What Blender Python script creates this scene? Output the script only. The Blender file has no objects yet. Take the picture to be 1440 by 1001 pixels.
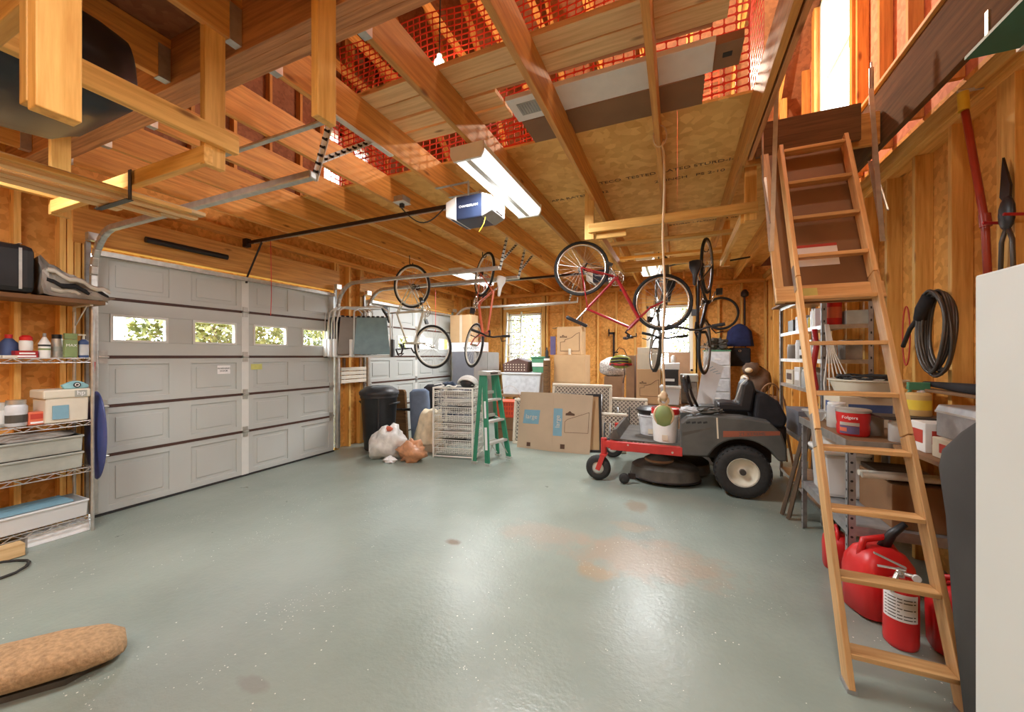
import bpy, bmesh, math, random
from mathutils import Vector, Matrix, noise
random.seed(7)
R = math.radians
SC = bpy.context.scene
COL = SC.collection
# ---------------------------------------------------------------- camera
cd = bpy.data.cameras.new('camera'); cam = bpy.data.objects.new('camera', cd); COL.objects.link(cam)
cd.sensor_width = 36; cd.lens = 36*540/1440; cd.clip_start = .02; cd.clip_end = 200
cam.location = (0, 0, 1.47); cam.rotation_euler = (R(90), 0, R(23.3))
SC.camera = cam
# ---------------------------------------------------------------- world, exposure
SC.view_settings.view_transform = 'Standard'; SC.view_settings.look = 'None'
SC.view_settings.exposure = 0.05; SC.view_settings.gamma = 1; SC.view_settings.use_curve_mapping = False
SC.cycles.use_denoising = True
SC.cycles.max_bounces = 10; SC.cycles.diffuse_bounces = 6; SC.cycles.transparent_max_bounces = 12
SC.cycles.sample_clamp_indirect = 6
w = bpy.data.worlds.new('world'); SC.world = w; w.use_nodes = True
bg = w.node_tree.nodes['Background']; bg.inputs[0].default_value = (.86, .93, 1, 1); bg.inputs[1].default_value = 13.0
sd = bpy.data.lights.new('sun', 'SUN'); sd.energy = 4.0; sd.angle = R(2); sd.color = (1, .93, .8)
so = bpy.data.objects.new('sun', sd); COL.objects.link(so); so.rotation_euler = (R(50), 0, R(38))

def lamp(name, loc, size, energy, col, rot=(0, 0, 0), kind='AREA'):
    d = bpy.data.lights.new(name, kind); d.energy = energy; d.color = col
    if kind == 'AREA':
        d.shape = 'RECTANGLE'; d.size = size[0]; d.size_y = size[1]
    else:
        d.shadow_soft_size = size
    o = bpy.data.objects.new(name, d); COL.objects.link(o); o.location = loc; o.rotation_euler = rot
    return o
# visible fixture's tube, four added fill lamps, attic bulb, two added attic fill lamps
WARM = (.96, .98, 1.0)
lamp('tube_and_fill_light', (-1.385, 3.02, 2.872), (.20, 1.15), 88, WARM)
lamp('tube_and_fill_light', (.10, -.25, 2.88), (.26, 1.15), 66, WARM)  # this and the next: added fill lamps, no such fixtures known
lamp('tube_and_fill_light', (-3.0, -.1, 2.88), (.26, 1.15), 95, WARM)
lamp('tube_and_fill_light', (-.45, 6.55, 2.88), (.26, 1.15), 100, WARM)  # this and the next: added to brighten the back area
lamp('tube_and_fill_light', (-3.5, 6.3, 2.88), (.26, 1.15), 100, WARM)
lamp('attic_bulb_and_fill_light', (-1.99, 2.95, 4.02), .05, 18, (1, .82, .64), kind='POINT')
lamp('attic_bulb_and_fill_light', (.1, 5.0, 4.6), .06, 190, (1, .80, .62), kind='POINT')  # added fill behind the fence, no bulb hangs here
lamp('attic_bulb_and_fill_light', (1.0, 2.4, 5.0), .06, 45, (1, .82, .64), kind='POINT')  # added fill for the right attic, no bulb hangs here

# ---------------------------------------------------------------- materials
MATS = {}
def nodes(name):
    m = bpy.data.materials.new(name); m.use_nodes = True
    nt = m.node_tree; b = nt.nodes['Principled BSDF']
    return m, nt, b
def N(nt, t, **k):
    n = nt.nodes.new(t)
    for a, v in k.items():
        if a.startswith('i_'): n.inputs[a[2:].replace('_', ' ')].default_value = v
        else: setattr(n, a, v)
    return n
def c4(c): return (c[0], c[1], c[2], 1)
def mul(c, f): return (min(1, c[0]*f), min(1, c[1]*f), min(1, c[2]*f), 1)
def pm(name, col, rough=.5, metal=0, var=.12, scale=9, bump=0, **kw):
    if name in MATS: return MATS[name]
    m, nt, b = nodes(name); L = nt.links.new
    tc = N(nt, 'ShaderNodeTexCoord'); no = N(nt, 'ShaderNodeTexNoise'); no.inputs['Scale'].default_value = scale
    no.inputs['Detail'].default_value = 5
    L(tc.outputs['Object'], no.inputs['Vector'])
    cr = N(nt, 'ShaderNodeValToRGB'); cr.color_ramp.elements[0].color = mul(col, 1-var); cr.color_ramp.elements[1].color = mul(col, 1+var)
    cr.color_ramp.elements[0].position = .3; cr.color_ramp.elements[1].position = .7
    L(no.outputs['Fac'], cr.inputs[0]); L(cr.outputs[0], b.inputs['Base Color'])
    b.inputs['Roughness'].default_value = rough; b.inputs['Metallic'].default_value = metal
    for k, v in kw.items(): b.inputs[k.replace('_', ' ')].default_value = v
    if bump:
        bp = N(nt, 'ShaderNodeBump'); bp.inputs['Strength'].default_value = bump; bp.inputs['Distance'].default_value = .01
        L(no.outputs['Fac'], bp.inputs['Height']); L(bp.outputs[0], b.inputs['Normal'])
    MATS[name] = m
    return m
def wood(name, dark, light, rough=.6, sx=1.2, sy=22):
    m, nt, b = nodes(name); L = nt.links.new
    tc = N(nt, 'ShaderNodeTexCoord'); mp = N(nt, 'ShaderNodeMapping'); mp.inputs['Scale'].default_value = (sx, sy, sy)
    oi = N(nt, 'ShaderNodeObjectInfo'); ad = N(nt, 'ShaderNodeVectorMath', operation='ADD')
    ml = N(nt, 'ShaderNodeVectorMath', operation='MULTIPLY'); ml.inputs[1].default_value = (17, 9, 23)
    L(oi.outputs['Random'], ml.inputs[0]); L(tc.outputs['Object'], ad.inputs[0]); L(ml.outputs[0], ad.inputs[1])
    L(ad.outputs[0], mp.inputs['Vector'])
    no = N(nt, 'ShaderNodeTexNoise'); no.inputs['Scale'].default_value = 1.6; no.inputs['Detail'].default_value = 7
    no.inputs['Roughness'].default_value = .62
    L(mp.outputs[0], no.inputs['Vector'])
    cr = N(nt, 'ShaderNodeValToRGB'); cr.color_ramp.elements[0].color = c4(dark); cr.color_ramp.elements[1].color = c4(light)
    cr.color_ramp.elements[0].position = .32; cr.color_ramp.elements[1].position = .62
    L(no.outputs['Fac'], cr.inputs[0])
    # knots
    mk = N(nt, 'ShaderNodeMapping'); mk.inputs['Scale'].default_value = (2.2, 7, 7)
    L(ad.outputs[0], mk.inputs['Vector'])
    vo = N(nt, 'ShaderNodeTexVoronoi'); vo.inputs['Scale'].default_value = 1.0; L(mk.outputs[0], vo.inputs['Vector'])
    kr = N(nt, 'ShaderNodeValToRGB'); kr.color_ramp.elements[0].position = .05; kr.color_ramp.elements[1].position = .13
    kr.color_ramp.elements[0].color = (.25, .13, .06, 1); kr.color_ramp.elements[1].color = (1, 1, 1, 1)
    L(vo.outputs['Distance'], kr.inputs[0])
    mx = N(nt, 'ShaderNodeMix', data_type='RGBA', blend_type='MULTIPLY'); mx.inputs['Factor'].default_value = .8
    L(cr.outputs[0], mx.inputs['A']); L(kr.outputs[0], mx.inputs['B'])
    hs = N(nt, 'ShaderNodeHueSaturation'); mr = N(nt, 'ShaderNodeMapRange'); mr.inputs['To Min'].default_value = .78; mr.inputs['To Max'].default_value = 1.15
    L(oi.outputs['Random'], mr.inputs['Value']); L(mr.outputs[0], hs.inputs['Value']); L(mx.outputs['Result'], hs.inputs['Color'])
    L(hs.outputs[0], b.inputs['Base Color']); b.inputs['Roughness'].default_value = rough
    bp = N(nt, 'ShaderNodeBump'); bp.inputs['Strength'].default_value = .25; bp.inputs['Distance'].default_value = .004
    L(no.outputs['Fac'], bp.inputs['Height']); L(bp.outputs[0], b.inputs['Normal'])
    MATS[name] = m
    return m
def osb(name, dark, light, scale=26, rough=.7):
    m, nt, b = nodes(name); L = nt.links.new
    tc = N(nt, 'ShaderNodeTexCoord')
    vo = N(nt, 'ShaderNodeTexVoronoi'); vo.inputs['Scale'].default_value = scale
    no = N(nt, 'ShaderNodeTexNoise'); no.inputs['Scale'].default_value = 1.7; no.inputs['Detail'].default_value = 6
    L(tc.outputs['Object'], vo.inputs['Vector']); L(tc.outputs['Object'], no.inputs['Vector'])
    sp = N(nt, 'ShaderNodeSeparateColor'); L(vo.outputs['Color'], sp.inputs[0])
    a = N(nt, 'ShaderNodeMath', operation='MULTIPLY'); a.inputs[1].default_value = .45; L(sp.outputs[0], a.inputs[0])
    s = N(nt, 'ShaderNodeMath', operation='ADD'); L(a.outputs[0], s.inputs[0]); L(no.outputs['Fac'], s.inputs[1])
    cr = N(nt, 'ShaderNodeValToRGB'); cr.color_ramp.elements[0].color = c4(dark); cr.color_ramp.elements[1].color = c4(light)
    cr.color_ramp.elements[0].position = .4; cr.color_ramp.elements[1].position = 1.0
    L(s.outputs[0], cr.inputs[0]); L(cr.outputs[0], b.inputs['Base Color']); b.inputs['Roughness'].default_value = rough
    MATS[name] = m
    return m
wood('pine', (.64, .32, .065), (.90, .55, .16))
wood('pale_pine', (.62, .38, .16), (.86, .60, .30))
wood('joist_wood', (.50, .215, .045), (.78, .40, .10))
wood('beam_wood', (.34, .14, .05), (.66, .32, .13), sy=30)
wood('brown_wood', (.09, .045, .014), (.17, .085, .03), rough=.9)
wood('ladder_wood', (.55, .29, .10), (.80, .50, .22), rough=.5)
wood('dark_wood', (.05, .035, .025), (.12, .08, .05))
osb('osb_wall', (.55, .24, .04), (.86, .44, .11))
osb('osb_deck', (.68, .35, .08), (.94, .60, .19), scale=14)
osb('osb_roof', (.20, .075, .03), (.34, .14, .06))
osb('osb_pink', (.62, .20, .10), (.85, .36, .20))
pm('hardboard', (.24, .125, .055), .6, var=.15, scale=3)
pm('door_paint', (.52, .535, .505), .45, var=.03, scale=2)
pm('white_trim', (.72, .72, .68), .45, var=.03)
pm('seam_dark', (.07, .03, .02), .6)
pm('galv', (.55, .54, .50), .35, .75, var=.15, scale=20)
pm('galv_dull', (.36, .36, .36), .45, .5, var=.2, scale=15)
pm('black_plastic', (.018, .018, .02), .42, var=.2)
pm('black_rubber', (.022, .021, .020), .75, var=.25, scale=30)
pm('black_metal', (.03, .022, .02), .4, .5)
pm('black_fabric', (.016, .015, .018), .85, var=.4, bump=.3)
pm('chrome', (.75, .73, .70), .2, .95, var=.05)
pm('cream_paint', (.68, .64, .52), .4, var=.05)
pm('stripe_red', (.30, .085, .045), .5)
pm('coral_paint', (.72, .17, .09), .35, var=.08)
pm('red_paint', (.36, .015, .02), .35, var=.1)
pm('red_mower', (.50, .035, .03), .4, var=.12)
pm('red_plastic', (.62, .02, .02), .38, var=.06)
pm('mower_grey', (.085, .085, .078), .5, var=.2, scale=5)
pm('dusty_black', (.07, .062, .05), .6, var=.35, scale=8)
pm('cardboard', (.56, .36, .185), .8, var=.06, scale=4)
pm('cardboard_grey', (.52, .40, .28), .8, var=.05, scale=4)
pm('cardboard_dark', (.30, .17, .09), .8, var=.1)
pm('cardboard_pale', (.66, .58, .44), .8, var=.05)
pm('ink_brown', (.10, .05, .03), .8)
pm('ink_blue', (.20, .38, .48), .7, var=.05)
pm('ink_purple', (.13, .10, .22), .6)
pm('ink_navy', (.06, .10, .24), .6)
pm('ink_dark', (.02, .02, .02), .6)
pm('ink_red', (.5, .05, .03), .6)
pm('white_plastic', (.80, .80, .77), .4, var=.04)
pm('white_paper', (.86, .86, .86), .7, var=.03)
pm('white_wire', (.82, .81, .74), .4, var=.04)
pm('beige_plastic', (.72, .66, .54), .5, var=.05)
pm('beige_cloth', (.74, .64, .46), .9, var=.2, bump=.4)
pm('tarp', (.30, .28, .25), .55, var=.5, scale=6, bump=.4)
pm('tarp_pale', (.62, .58, .50), .55, var=.2, scale=6, bump=.3)
pm('blue_grey_fabric', (.21, .31, .34), .85, var=.12)
pm('cushion_blue', (.13, .17, .24), .9, var=.15, bump=.3)
pm('cushion_slate', (.05, .07, .11), .9, var=.15, bump=.3)
pm('blue_plastic', (.055, .075, .22), .33, var=.1)
pm('blue_cloth', (.02, .03, .11), .9, var=.3, bump=.3)
pm('bag_white', (.72, .70, .66), .35, var=.12, scale=14, bump=.6)
pm('bag_orange', (.58, .28, .14), .4, var=.25, scale=14, bump=.6)
pm('green_fiberglass', (.03, .22, .12), .4, var=.1)
pm('green_dark', (.02, .12, .07), .5)
pm('orange_plastic', (.75, .09, .03), .4, var=.05)
pm('fence_orange', (.72, .05, .02), .45, var=.15)
pm('silver', (.62, .61, .57), .35, .6, var=.08)
pm('cabinet_grey', (.16, .16, .18), .5, var=.05)
pm('cabinet_taupe', (.26, .23, .20), .5, var=.06)
pm('tub_grey', (.58, .60, .62), .35, var=.15, scale=14)
pm('tray_grey', (.40, .41, .36), .45, var=.15, scale=9)
pm('basket_brown', (.10, .05, .04), .6)
pm('green_tote', (.08, .26, .14), .45)
pm('fridge_paint', (.68, .71, .67), .4, var=.02, scale=3)
pm('grill_cover', (.045, .043, .04), .8, var=.2, scale=3, bump=.15)
pm('carpet_tan', (.42, .27, .14), .95, var=.25, scale=60, bump=.8)
pm('olive_green', (.22, .30, .12), .5)
pm('teal', (.25, .48, .52), .6, var=.2)
pm('yellow', (.75, .55, .05), .5)
pm('label_yellow', (.62, .60, .18), .6)
pm('tan_tub', (.60, .40, .16), .5)
pm('plush_brown', (.14, .085, .055), .95, var=.3, bump=.5)
pm('rope', (.66, .50, .32), .9)
pm('bark', (.16, .11, .07), .9, var=.3)
pm('concrete', (.35, .34, .31), .8)
pm('grass_out', (.28, .30, .12), .9, var=.3, scale=2)
pm('opener_navy', (.018, .028, .06), .35)
pm('grey_plastic', (.34, .34, .33), .5)
pm('tool_metal', (.10, .09, .08), .4, .6)
pm('green_vinyl', (.02, .16, .13), .5)
pm('redpipe', (.34, .04, .02), .35)
pm('helmet_green', (.30, .32, .05), .4, var=.5, scale=25)
pm('patterned', (.60, .56, .52), .9, var=.55, scale=45)
pm('stained_pipe', (.66, .62, .52), .4)
def leafmat(name, a, b_):
    m, nt, b = nodes(name); L = nt.links.new
    oi = N(nt, 'ShaderNodeTexCoord'); no = N(nt, 'ShaderNodeTexNoise'); no.inputs['Scale'].default_value = 5
    L(oi.outputs['Object'], no.inputs['Vector'])
    cr = N(nt, 'ShaderNodeValToRGB'); cr.color_ramp.elements[0].color = c4(a); cr.color_ramp.elements[1].color = c4(b_)
    cr.color_ramp.elements[0].position = .35; cr.color_ramp.elements[1].position = .6
    L(no.outputs['Fac'], cr.inputs[0]); L(cr.outputs[0], b.inputs['Base Color']); b.inputs['Roughness'].default_value = .6
    MATS[name] = m
leafmat('leaf', (.07, .09, .025), (.26, .27, .09))
def emit(name, col, s):
    m, nt, b = nodes(name); b.inputs['Base Color'].default_value = c4(col)
    b.inputs['Emission Color'].default_value = c4(col); b.inputs['Emission Strength'].default_value = s
    MATS[name] = m
emit('lamp_glow', (1, .98, .93), 1.3)
emit('bulb_glow', (1, .85, .65), 6)
def glassy(name, col=(1, 1, 1), alpha=.08, rough=.05):
    m, nt, b = nodes(name); L = nt.links.new
    out = nt.nodes['Material Output']; tr = N(nt, 'ShaderNodeBsdfTransparent'); gl = N(nt, 'ShaderNodeBsdfGlossy')
    tr.inputs[0].default_value = c4(col); gl.inputs['Roughness'].default_value = rough
    mx = N(nt, 'ShaderNodeMixShader'); mx.inputs[0].default_value = alpha
    L(tr.outputs[0], mx.inputs[1]); L(gl.outputs[0], mx.inputs[2]); L(mx.outputs[0], out.inputs[0])
    MATS[name] = m
glassy('glass')
def clearp(name, col, alpha):
    m, nt, b = nodes(name); b.inputs['Base Color'].default_value = c4(col); b.inputs['Alpha'].default_value = alpha
    b.inputs['Roughness'].default_value = .2; MATS[name] = m
clearp('clear_plastic', (.75, .77, .75), .55)
clearp('cloudy_plastic', (.80, .82, .82), .8)
def floor_mat():
    m, nt, b = nodes('floor_paint'); L = nt.links.new
    tc = N(nt, 'ShaderNodeTexCoord'); P = tc.outputs['Object']
    def noise_(s, d=6, r=.6):
        n = N(nt, 'ShaderNodeTexNoise'); n.inputs['Scale'].default_value = s; n.inputs['Detail'].default_value = d
        n.inputs['Roughness'].default_value = r; L(P, n.inputs['Vector']); return n
    n1 = noise_(.9); cr = N(nt, 'ShaderNodeValToRGB')
    cr.color_ramp.elements[0].color = (.225, .268, .228, 1); cr.color_ramp.elements[1].color = (.300, .345, .300, 1)
    cr.color_ramp.elements[0].position = .35; cr.color_ramp.elements[1].position = .65
    L(n1.outputs['Fac'], cr.inputs[0]); cur = cr.outputs[0]
    n2 = noise_(6)
    def stain(cx, cy, rx, ry, col, amt, edge=.55):
        nonlocal cur
        s = N(nt, 'ShaderNodeMapping'); s.inputs['Location'].default_value = (-cx/rx, -cy/ry, 0); s.inputs['Scale'].default_value = (1/rx, 1/ry, 0)
        L(P, s.inputs['Vector'])
        ln = N(nt, 'ShaderNodeVectorMath', operation='LENGTH'); L(s.outputs[0], ln.inputs[0])
        nn = N(nt, 'ShaderNodeMath', operation='MULTIPLY_ADD'); nn.inputs[1].default_value = 1.6; nn.inputs[2].default_value = -.8
        L(n2.outputs['Fac'], nn.inputs[0])
        ad = N(nt, 'ShaderNodeMath', operation='ADD'); L(ln.outputs['Value'], ad.inputs[0]); L(nn.outputs[0], ad.inputs[1])
        mr = N(nt, 'ShaderNodeMapRange'); mr.inputs['From Min'].default_value = 1; mr.inputs['From Max'].default_value = edge
        mr.inputs['To Min'].default_value = 0; mr.inputs['To Max'].default_value = amt
        L(ad.outputs[0], mr.inputs['Value'])
        mx = N(nt, 'ShaderNodeMix', data_type='RGBA'); L(mr.outputs[0], mx.inputs['Factor']); L(cur, mx.inputs['A'])
        mx.inputs['B'].default_value = c4(col); cur = mx.outputs['Result']
    stain(-.22, 2.95, .62, .34, (.36, .27, .19), .65)
    stain(-.50, 2.62, .16, .12, (.38, .25, .13), .55)
    stain(-1.02, 3.02, .45, .24, (.38, .31, .24), .5)
    stain(-1.63, 2.61, .085, .055, (.14, .09, .04), .9)
    stain(-.38, 3.95, .12, .22, (.24, .18, .11), .7)
    stain(-.36, 3.45, .20, .12, (.36, .28, .18), .5)
    stain(-1.75, 1.12, .11, .04, (.22, .22, .19), .7)
    stain(-.1, 4.3, .7, .25, (.27, .28, .23), .5)
    # chips of white
    for sc, th, dens in ((22, .085, .62), (48, .12, .66)):
        vo = N(nt, 'ShaderNodeTexVoronoi'); vo.inputs['Scale'].default_value = sc; L(P, vo.inputs['Vector'])
        lt = N(nt, 'ShaderNodeMath', operation='LESS_THAN'); lt.inputs[1].default_value = th; L(vo.outputs['Distance'], lt.inputs[0])
        nd = noise_(1.3 if sc < 30 else 2.1, 3); gt = N(nt, 'ShaderNodeMath', operation='GREATER_THAN'); gt.inputs[1].default_value = dens-.08
        L(nd.outputs['Fac'], gt.inputs[0])
        mm = N(nt, 'ShaderNodeMath', operation='MULTIPLY'); L(lt.outputs[0], mm.inputs[0]); L(gt.outputs[0], mm.inputs[1])
        mx = N(nt, 'ShaderNodeMix', data_type='RGBA'); L(mm.outputs[0], mx.inputs['Factor']); L(cur, mx.inputs['A'])
        mx.inputs['B'].default_value = (.75, .76, .68, 1); cur = mx.outputs['Result']
    L(cur, b.inputs['Base Color'])
    rr = N(nt, 'ShaderNodeMapRange'); rr.inputs['To Min'].default_value = .22; rr.inputs['To Max'].default_value = .40
    n3 = noise_(3.5); L(n3.outputs['Fac'], rr.inputs['Value']); L(rr.outputs[0], b.inputs['Roughness'])
    n4 = noise_(35, 4); n5 = noise_(7, 5)
    ad = N(nt, 'ShaderNodeMath', operation='ADD'); L(n4.outputs['Fac'], ad.inputs[0]); L(n5.outputs['Fac'], ad.inputs[1])
    bp = N(nt, 'ShaderNodeBump'); bp.inputs['Strength'].default_value = .35; bp.inputs['Distance'].default_value = .006
    L(ad.outputs[0], bp.inputs['Height']); L(bp.outputs[0], b.inputs['Normal'])
    b.inputs['Specular IOR Level'].default_value = .5
    MATS['floor_paint'] = m
floor_mat()

# ---------------------------------------------------------------- mesh helpers
class B:
    def __init__(s): s.bm = bmesh.new()
    def face(s, pts):
        return s.bm.faces.new([s.bm.verts.new(p) for p in pts])
    def box(s, x0, x1, y0, y1, z0, z1, mx=None):
        v = [Vector((x, y, z)) for x in (x0, x1) for y in (y0, y1) for z in (z0, z1)]
        if mx: v = [mx @ p for p in v]
        v = [s.bm.verts.new(p) for p in v]
        for f in ((0, 1, 3, 2), (4, 6, 7, 5), (0, 4, 5, 1), (2, 3, 7, 6), (0, 2, 6, 4), (1, 5, 7, 3)):
            s.bm.faces.new([v[i] for i in f])
        return s
    def bar(s, p, q, w, h, up=(0, 0, 1)):
        p, q = Vector(p), Vector(q); d = (q-p); L = d.length; d.normalize(); up = Vector(up)
        y = up.cross(d)
        if y.length < 1e-4: y = Vector((0, 1, 0)).cross(d) if abs(d.y) < .9 else Vector((1, 0, 0)).cross(d)
        y.normalize(); z = d.cross(y)
        m = Matrix((d, y, z)).transposed().to_4x4(); m.translation = p
        return s.box(0, L, -w/2, w/2, -h/2, h/2, m)
    def cyl(s, p, q, r, r2=None, n=14, cap=True):
        return s.tube([p, q], [r, r if r2 is None else r2], n, cap=cap)
    def tube(s, pts, r, n=8, closed=False, cap=True):
        pts = [Vector(p) for p in pts]; k = len(pts)
        if not isinstance(r, (list, tuple)): r = [r]*k
        rings = []; prev = None
        for i, p in enumerate(pts):
            a = pts[(i-1) % k] if (closed or i > 0) else p
            c = pts[(i+1) % k] if (closed or i < k-1) else p
            t = (c-a)
            if t.length < 1e-9: t = Vector((0, 0, 1))
            t.normalize()
            if prev is None:
                u = t.orthogonal().normalized()
            else:
                u = prev - t*prev.dot(t)
                u = u.normalized() if u.length > 1e-6 else t.orthogonal().normalized()
            prev = u; v = t.cross(u)
            rings.append([s.bm.verts.new(p + (u*math.cos(2*math.pi*j/n) + v*math.sin(2*math.pi*j/n))*r[i]) for j in range(n)])
        m = k if closed else k-1
        for i in range(m):
            a, b_ = rings[i], rings[(i+1) % k]
            for j in range(n):
                s.bm.faces.new((a[j], a[(j+1) % n], b_[(j+1) % n], b_[j]))
        if cap and not closed:
            s.bm.faces.new(rings[0][::-1]); s.bm.faces.new(rings[-1])
        return s
    def lathe(s, prof, c=(0, 0, 0), n=24, axis='z', cap=True, sx=1, sy=1):
        rings = []
        for r, z in prof:
            ring = []
            for j in range(n):
                a = 2*math.pi*j/n; x, y = r*math.cos(a)*sx, r*math.sin(a)*sy
                p = {'z': (x, y, z), 'y': (x, z, y), 'x': (z, x, y)}[axis]
                ring.append(s.bm.verts.new((c[0]+p[0], c[1]+p[1], c[2]+p[2])))
            rings.append(ring)
        for a, b_ in zip(rings, rings[1:]):
            for j in range(n):
                s.bm.faces.new((a[j], a[(j+1) % n], b_[(j+1) % n], b_[j]))
        if cap:
            s.bm.faces.new(rings[0][::-1]); s.bm.faces.new(rings[-1])
        return s
    def prism(s, poly, axis, a, b_):
        def pt(u, v, w):
            return {'x': (w, u, v), 'y': (u, w, v), 'z': (u, v, w)}[axis]
        A = [s.bm.verts.new(pt(u, v, a)) for u, v in poly]; C = [s.bm.verts.new(pt(u, v, b_)) for u, v in poly]
        n = len(poly); s.bm.faces.new(A[::-1]); s.bm.faces.new(C)
        for i in range(n): s.bm.faces.new((A[i], A[(i+1) % n], C[(i+1) % n], C[i]))
        return s
    def ball(s, c, r, n=14, m=9, lump=0, seed=0):
        if not isinstance(r, (list, tuple)): r = (r, r, r)
        prof = []
        rings = []
        top = s.bm.verts.new((c[0], c[1], c[2]+r[2])); bot = s.bm.verts.new((c[0], c[1], c[2]-r[2]))
        for i in range(1, m):
            t = math.pi*i/m; ring = []
            for j in range(n):
                a = 2*math.pi*j/n; d = Vector((math.sin(t)*math.cos(a), math.sin(t)*math.sin(a), math.cos(t)))
                k = 1 + (lump*noise.noise(d*2.3+Vector((seed, seed*.7, 0))) + lump*.5*noise.noise(d*5.5+Vector((seed, 3, 0))) if lump else 0)
                ring.append(s.bm.verts.new((c[0]+d.x*r[0]*k, c[1]+d.y*r[1]*k, c[2]+d.z*r[2]*k)))
            rings.append(ring)
        for a, b_ in zip(rings, rings[1:]):
            for j in range(n): s.bm.faces.new((a[j], b_[j], b_[(j+1) % n], a[(j+1) % n]))
        for j in range(n):
            s.bm.faces.new((top, rings[0][j], rings[0][(j+1) % n])); s.bm.faces.new((bot, rings[-1][(j+1) % n], rings[-1][j]))
        return s
    def ring(s, c, R_, r, axis='y', n=32, m=8, sq=1):
        pts = []
        for i in range(n):
            a = 2*math.pi*i/n; x, y = R_*math.cos(a), R_*math.sin(a)*sq
            p = {'z': (x, y, 0), 'y': (x, 0, y), 'x': (0, x, y)}[axis]
            pts.append((c[0]+p[0], c[1]+p[1], c[2]+p[2]))
        return s.tube(pts, r, m, closed=True)
XF = {}
def finish(name, b, mat, parent=None, smooth=False, bevel=0, world=False, sub=0, kind=None, M=None):
    """link builder b as ONE mesh object; world=True: the vertices were given in world coordinates"""
    if world and parent is not None: b.bm.transform(XF[parent].inverted())
    if M is not None: b.bm.transform(M)
    bmesh.ops.recalc_face_normals(b.bm, faces=b.bm.faces)
    me = bpy.data.meshes.new(name); b.bm.to_mesh(me); b.bm.free()
    me.materials.append(MATS[mat] if isinstance(mat, str) else mat)
    if smooth:
        for p in me.polygons: p.use_smooth = True
    o = bpy.data.objects.new(name, me); COL.objects.link(o)
    if parent is not None: o.parent = parent; XF[o] = XF[parent].copy()
    else: XF[o] = Matrix.Identity(4)
    if bevel:
        md = o.modifiers.new('b', 'BEVEL'); md.width = bevel; md.segments = 2; md.limit_method = 'ANGLE'; md.angle_limit = R(40)
    if sub:
        md = o.modifiers.new('s', 'SUBSURF'); md.levels = sub; md.render_levels = sub
    if smooth == 2:
        bpy_smooth_angle(me)
    if kind: o['kind'] = kind
    return o
def bpy_smooth_angle(me, ang=R(40)):
    bm = bmesh.new(); bm.from_mesh(me)
    for e in bm.edges:
        if len(e.link_faces) == 2 and e.calc_face_angle(0) > ang: e.smooth = False
    bm.to_mesh(me); bm.free()
def tag(o, label=None, cat=None, group=None, kind=None):
    if label: o['label'] = label
    if cat: o['category'] = cat
    if group: o['group'] = group
    if kind: o['kind'] = kind
    return o
def T(name, label, cat, loc=(0, 0, 0), rz=0, group=None, M=None, kind=None):
    """an Empty at the thing's base that parents its parts"""
    o = bpy.data.objects.new(name, None); o.empty_display_size = .1; COL.objects.link(o)
    if M is None: M = Matrix.Translation(loc) @ Matrix.Rotation(rz, 4, 'Z')
    o.matrix_basis = M; XF[o] = M.copy()
    return tag(o, label, cat, group, kind)
def one(name, b, mat, label, cat, loc=(0, 0, 0), rz=0, group=None, **k):
    """a thing that is one mesh; b in local coordinates with the origin at its base"""
    o = finish(name, b, mat, **k); o.location = loc; o.rotation_euler = (0, 0, rz)
    XF[o] = Matrix.Translation(loc) @ Matrix.Rotation(rz, 4, 'Z')
    return tag(o, label, cat, group)
def board(name, p, q, w, h, mat, parent=None, up=(0, 0, 1), bevel=.003, kind=None, ext=None):
    """a straight piece of timber between two world points, grain along its length"""
    p, q = Vector(p), Vector(q); d = q-p; L = d.length; d.normalize(); up = Vector(up)
    y = up.cross(d)
    if y.length < 1e-4: y = Vector((0, 1, 0))
    y.normalize(); z = d.cross(y)
    M = Matrix((d, y, z)).transposed().to_4x4(); M.translation = (p+q)/2
    b = B().box(-L/2, L/2, -w/2, w/2, -h/2, h/2)
    o = finish(name, b, mat, parent, bevel=bevel, kind=kind)
    if parent is not None: o.matrix_basis = XF[parent].inverted() @ M
    else: o.matrix_basis = M
    XF[o] = M
    return o
def copy_tree(o, loc=None, rz=None, label=None, group=None, parent=None):
    c = o.copy(); COL.objects.link(c)
    if parent is not None: c.parent = parent
    if loc is not None:
        M = Matrix.Translation(loc) @ Matrix.Rotation(rz or 0, 4, 'Z'); c.matrix_basis = M; XF[c] = M
    if label: c['label'] = label
    if group: c['group'] = group
    for ch in list(o.children): copy_tree(ch, parent=c)
    return c
def text(name, s, size, mat, parent, M, depth=.0008, sx=1, label=None):
    """lettering as a thin mesh; M places it in world space (x along the line, y up, z out)"""
    cu = bpy.data.curves.new(name, 'FONT'); cu.body = s; cu.size = size; cu.extrude = depth; cu.align_x = 'CENTER'; cu.align_y = 'CENTER'
    t = bpy.data.objects.new('t', cu); COL.objects.link(t)
    dg = bpy.context.evaluated_depsgraph_get(); dg.update()
    me = bpy.data.meshes.new_from_object(t.evaluated_get(dg)); bpy.data.objects.remove(t)
    me.transform(M @ Matrix.Diagonal((sx, 1, 1, 1)) if parent is None else XF[parent].inverted() @ M @ Matrix.Diagonal((sx, 1, 1, 1)))
    me.materials.clear(); me.materials.append(MATS[mat])
    o = bpy.data.objects.new(name, me); COL.objects.link(o)
    if parent is not None: o.parent = parent
    if label: o['label'] = label
    return o
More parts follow.
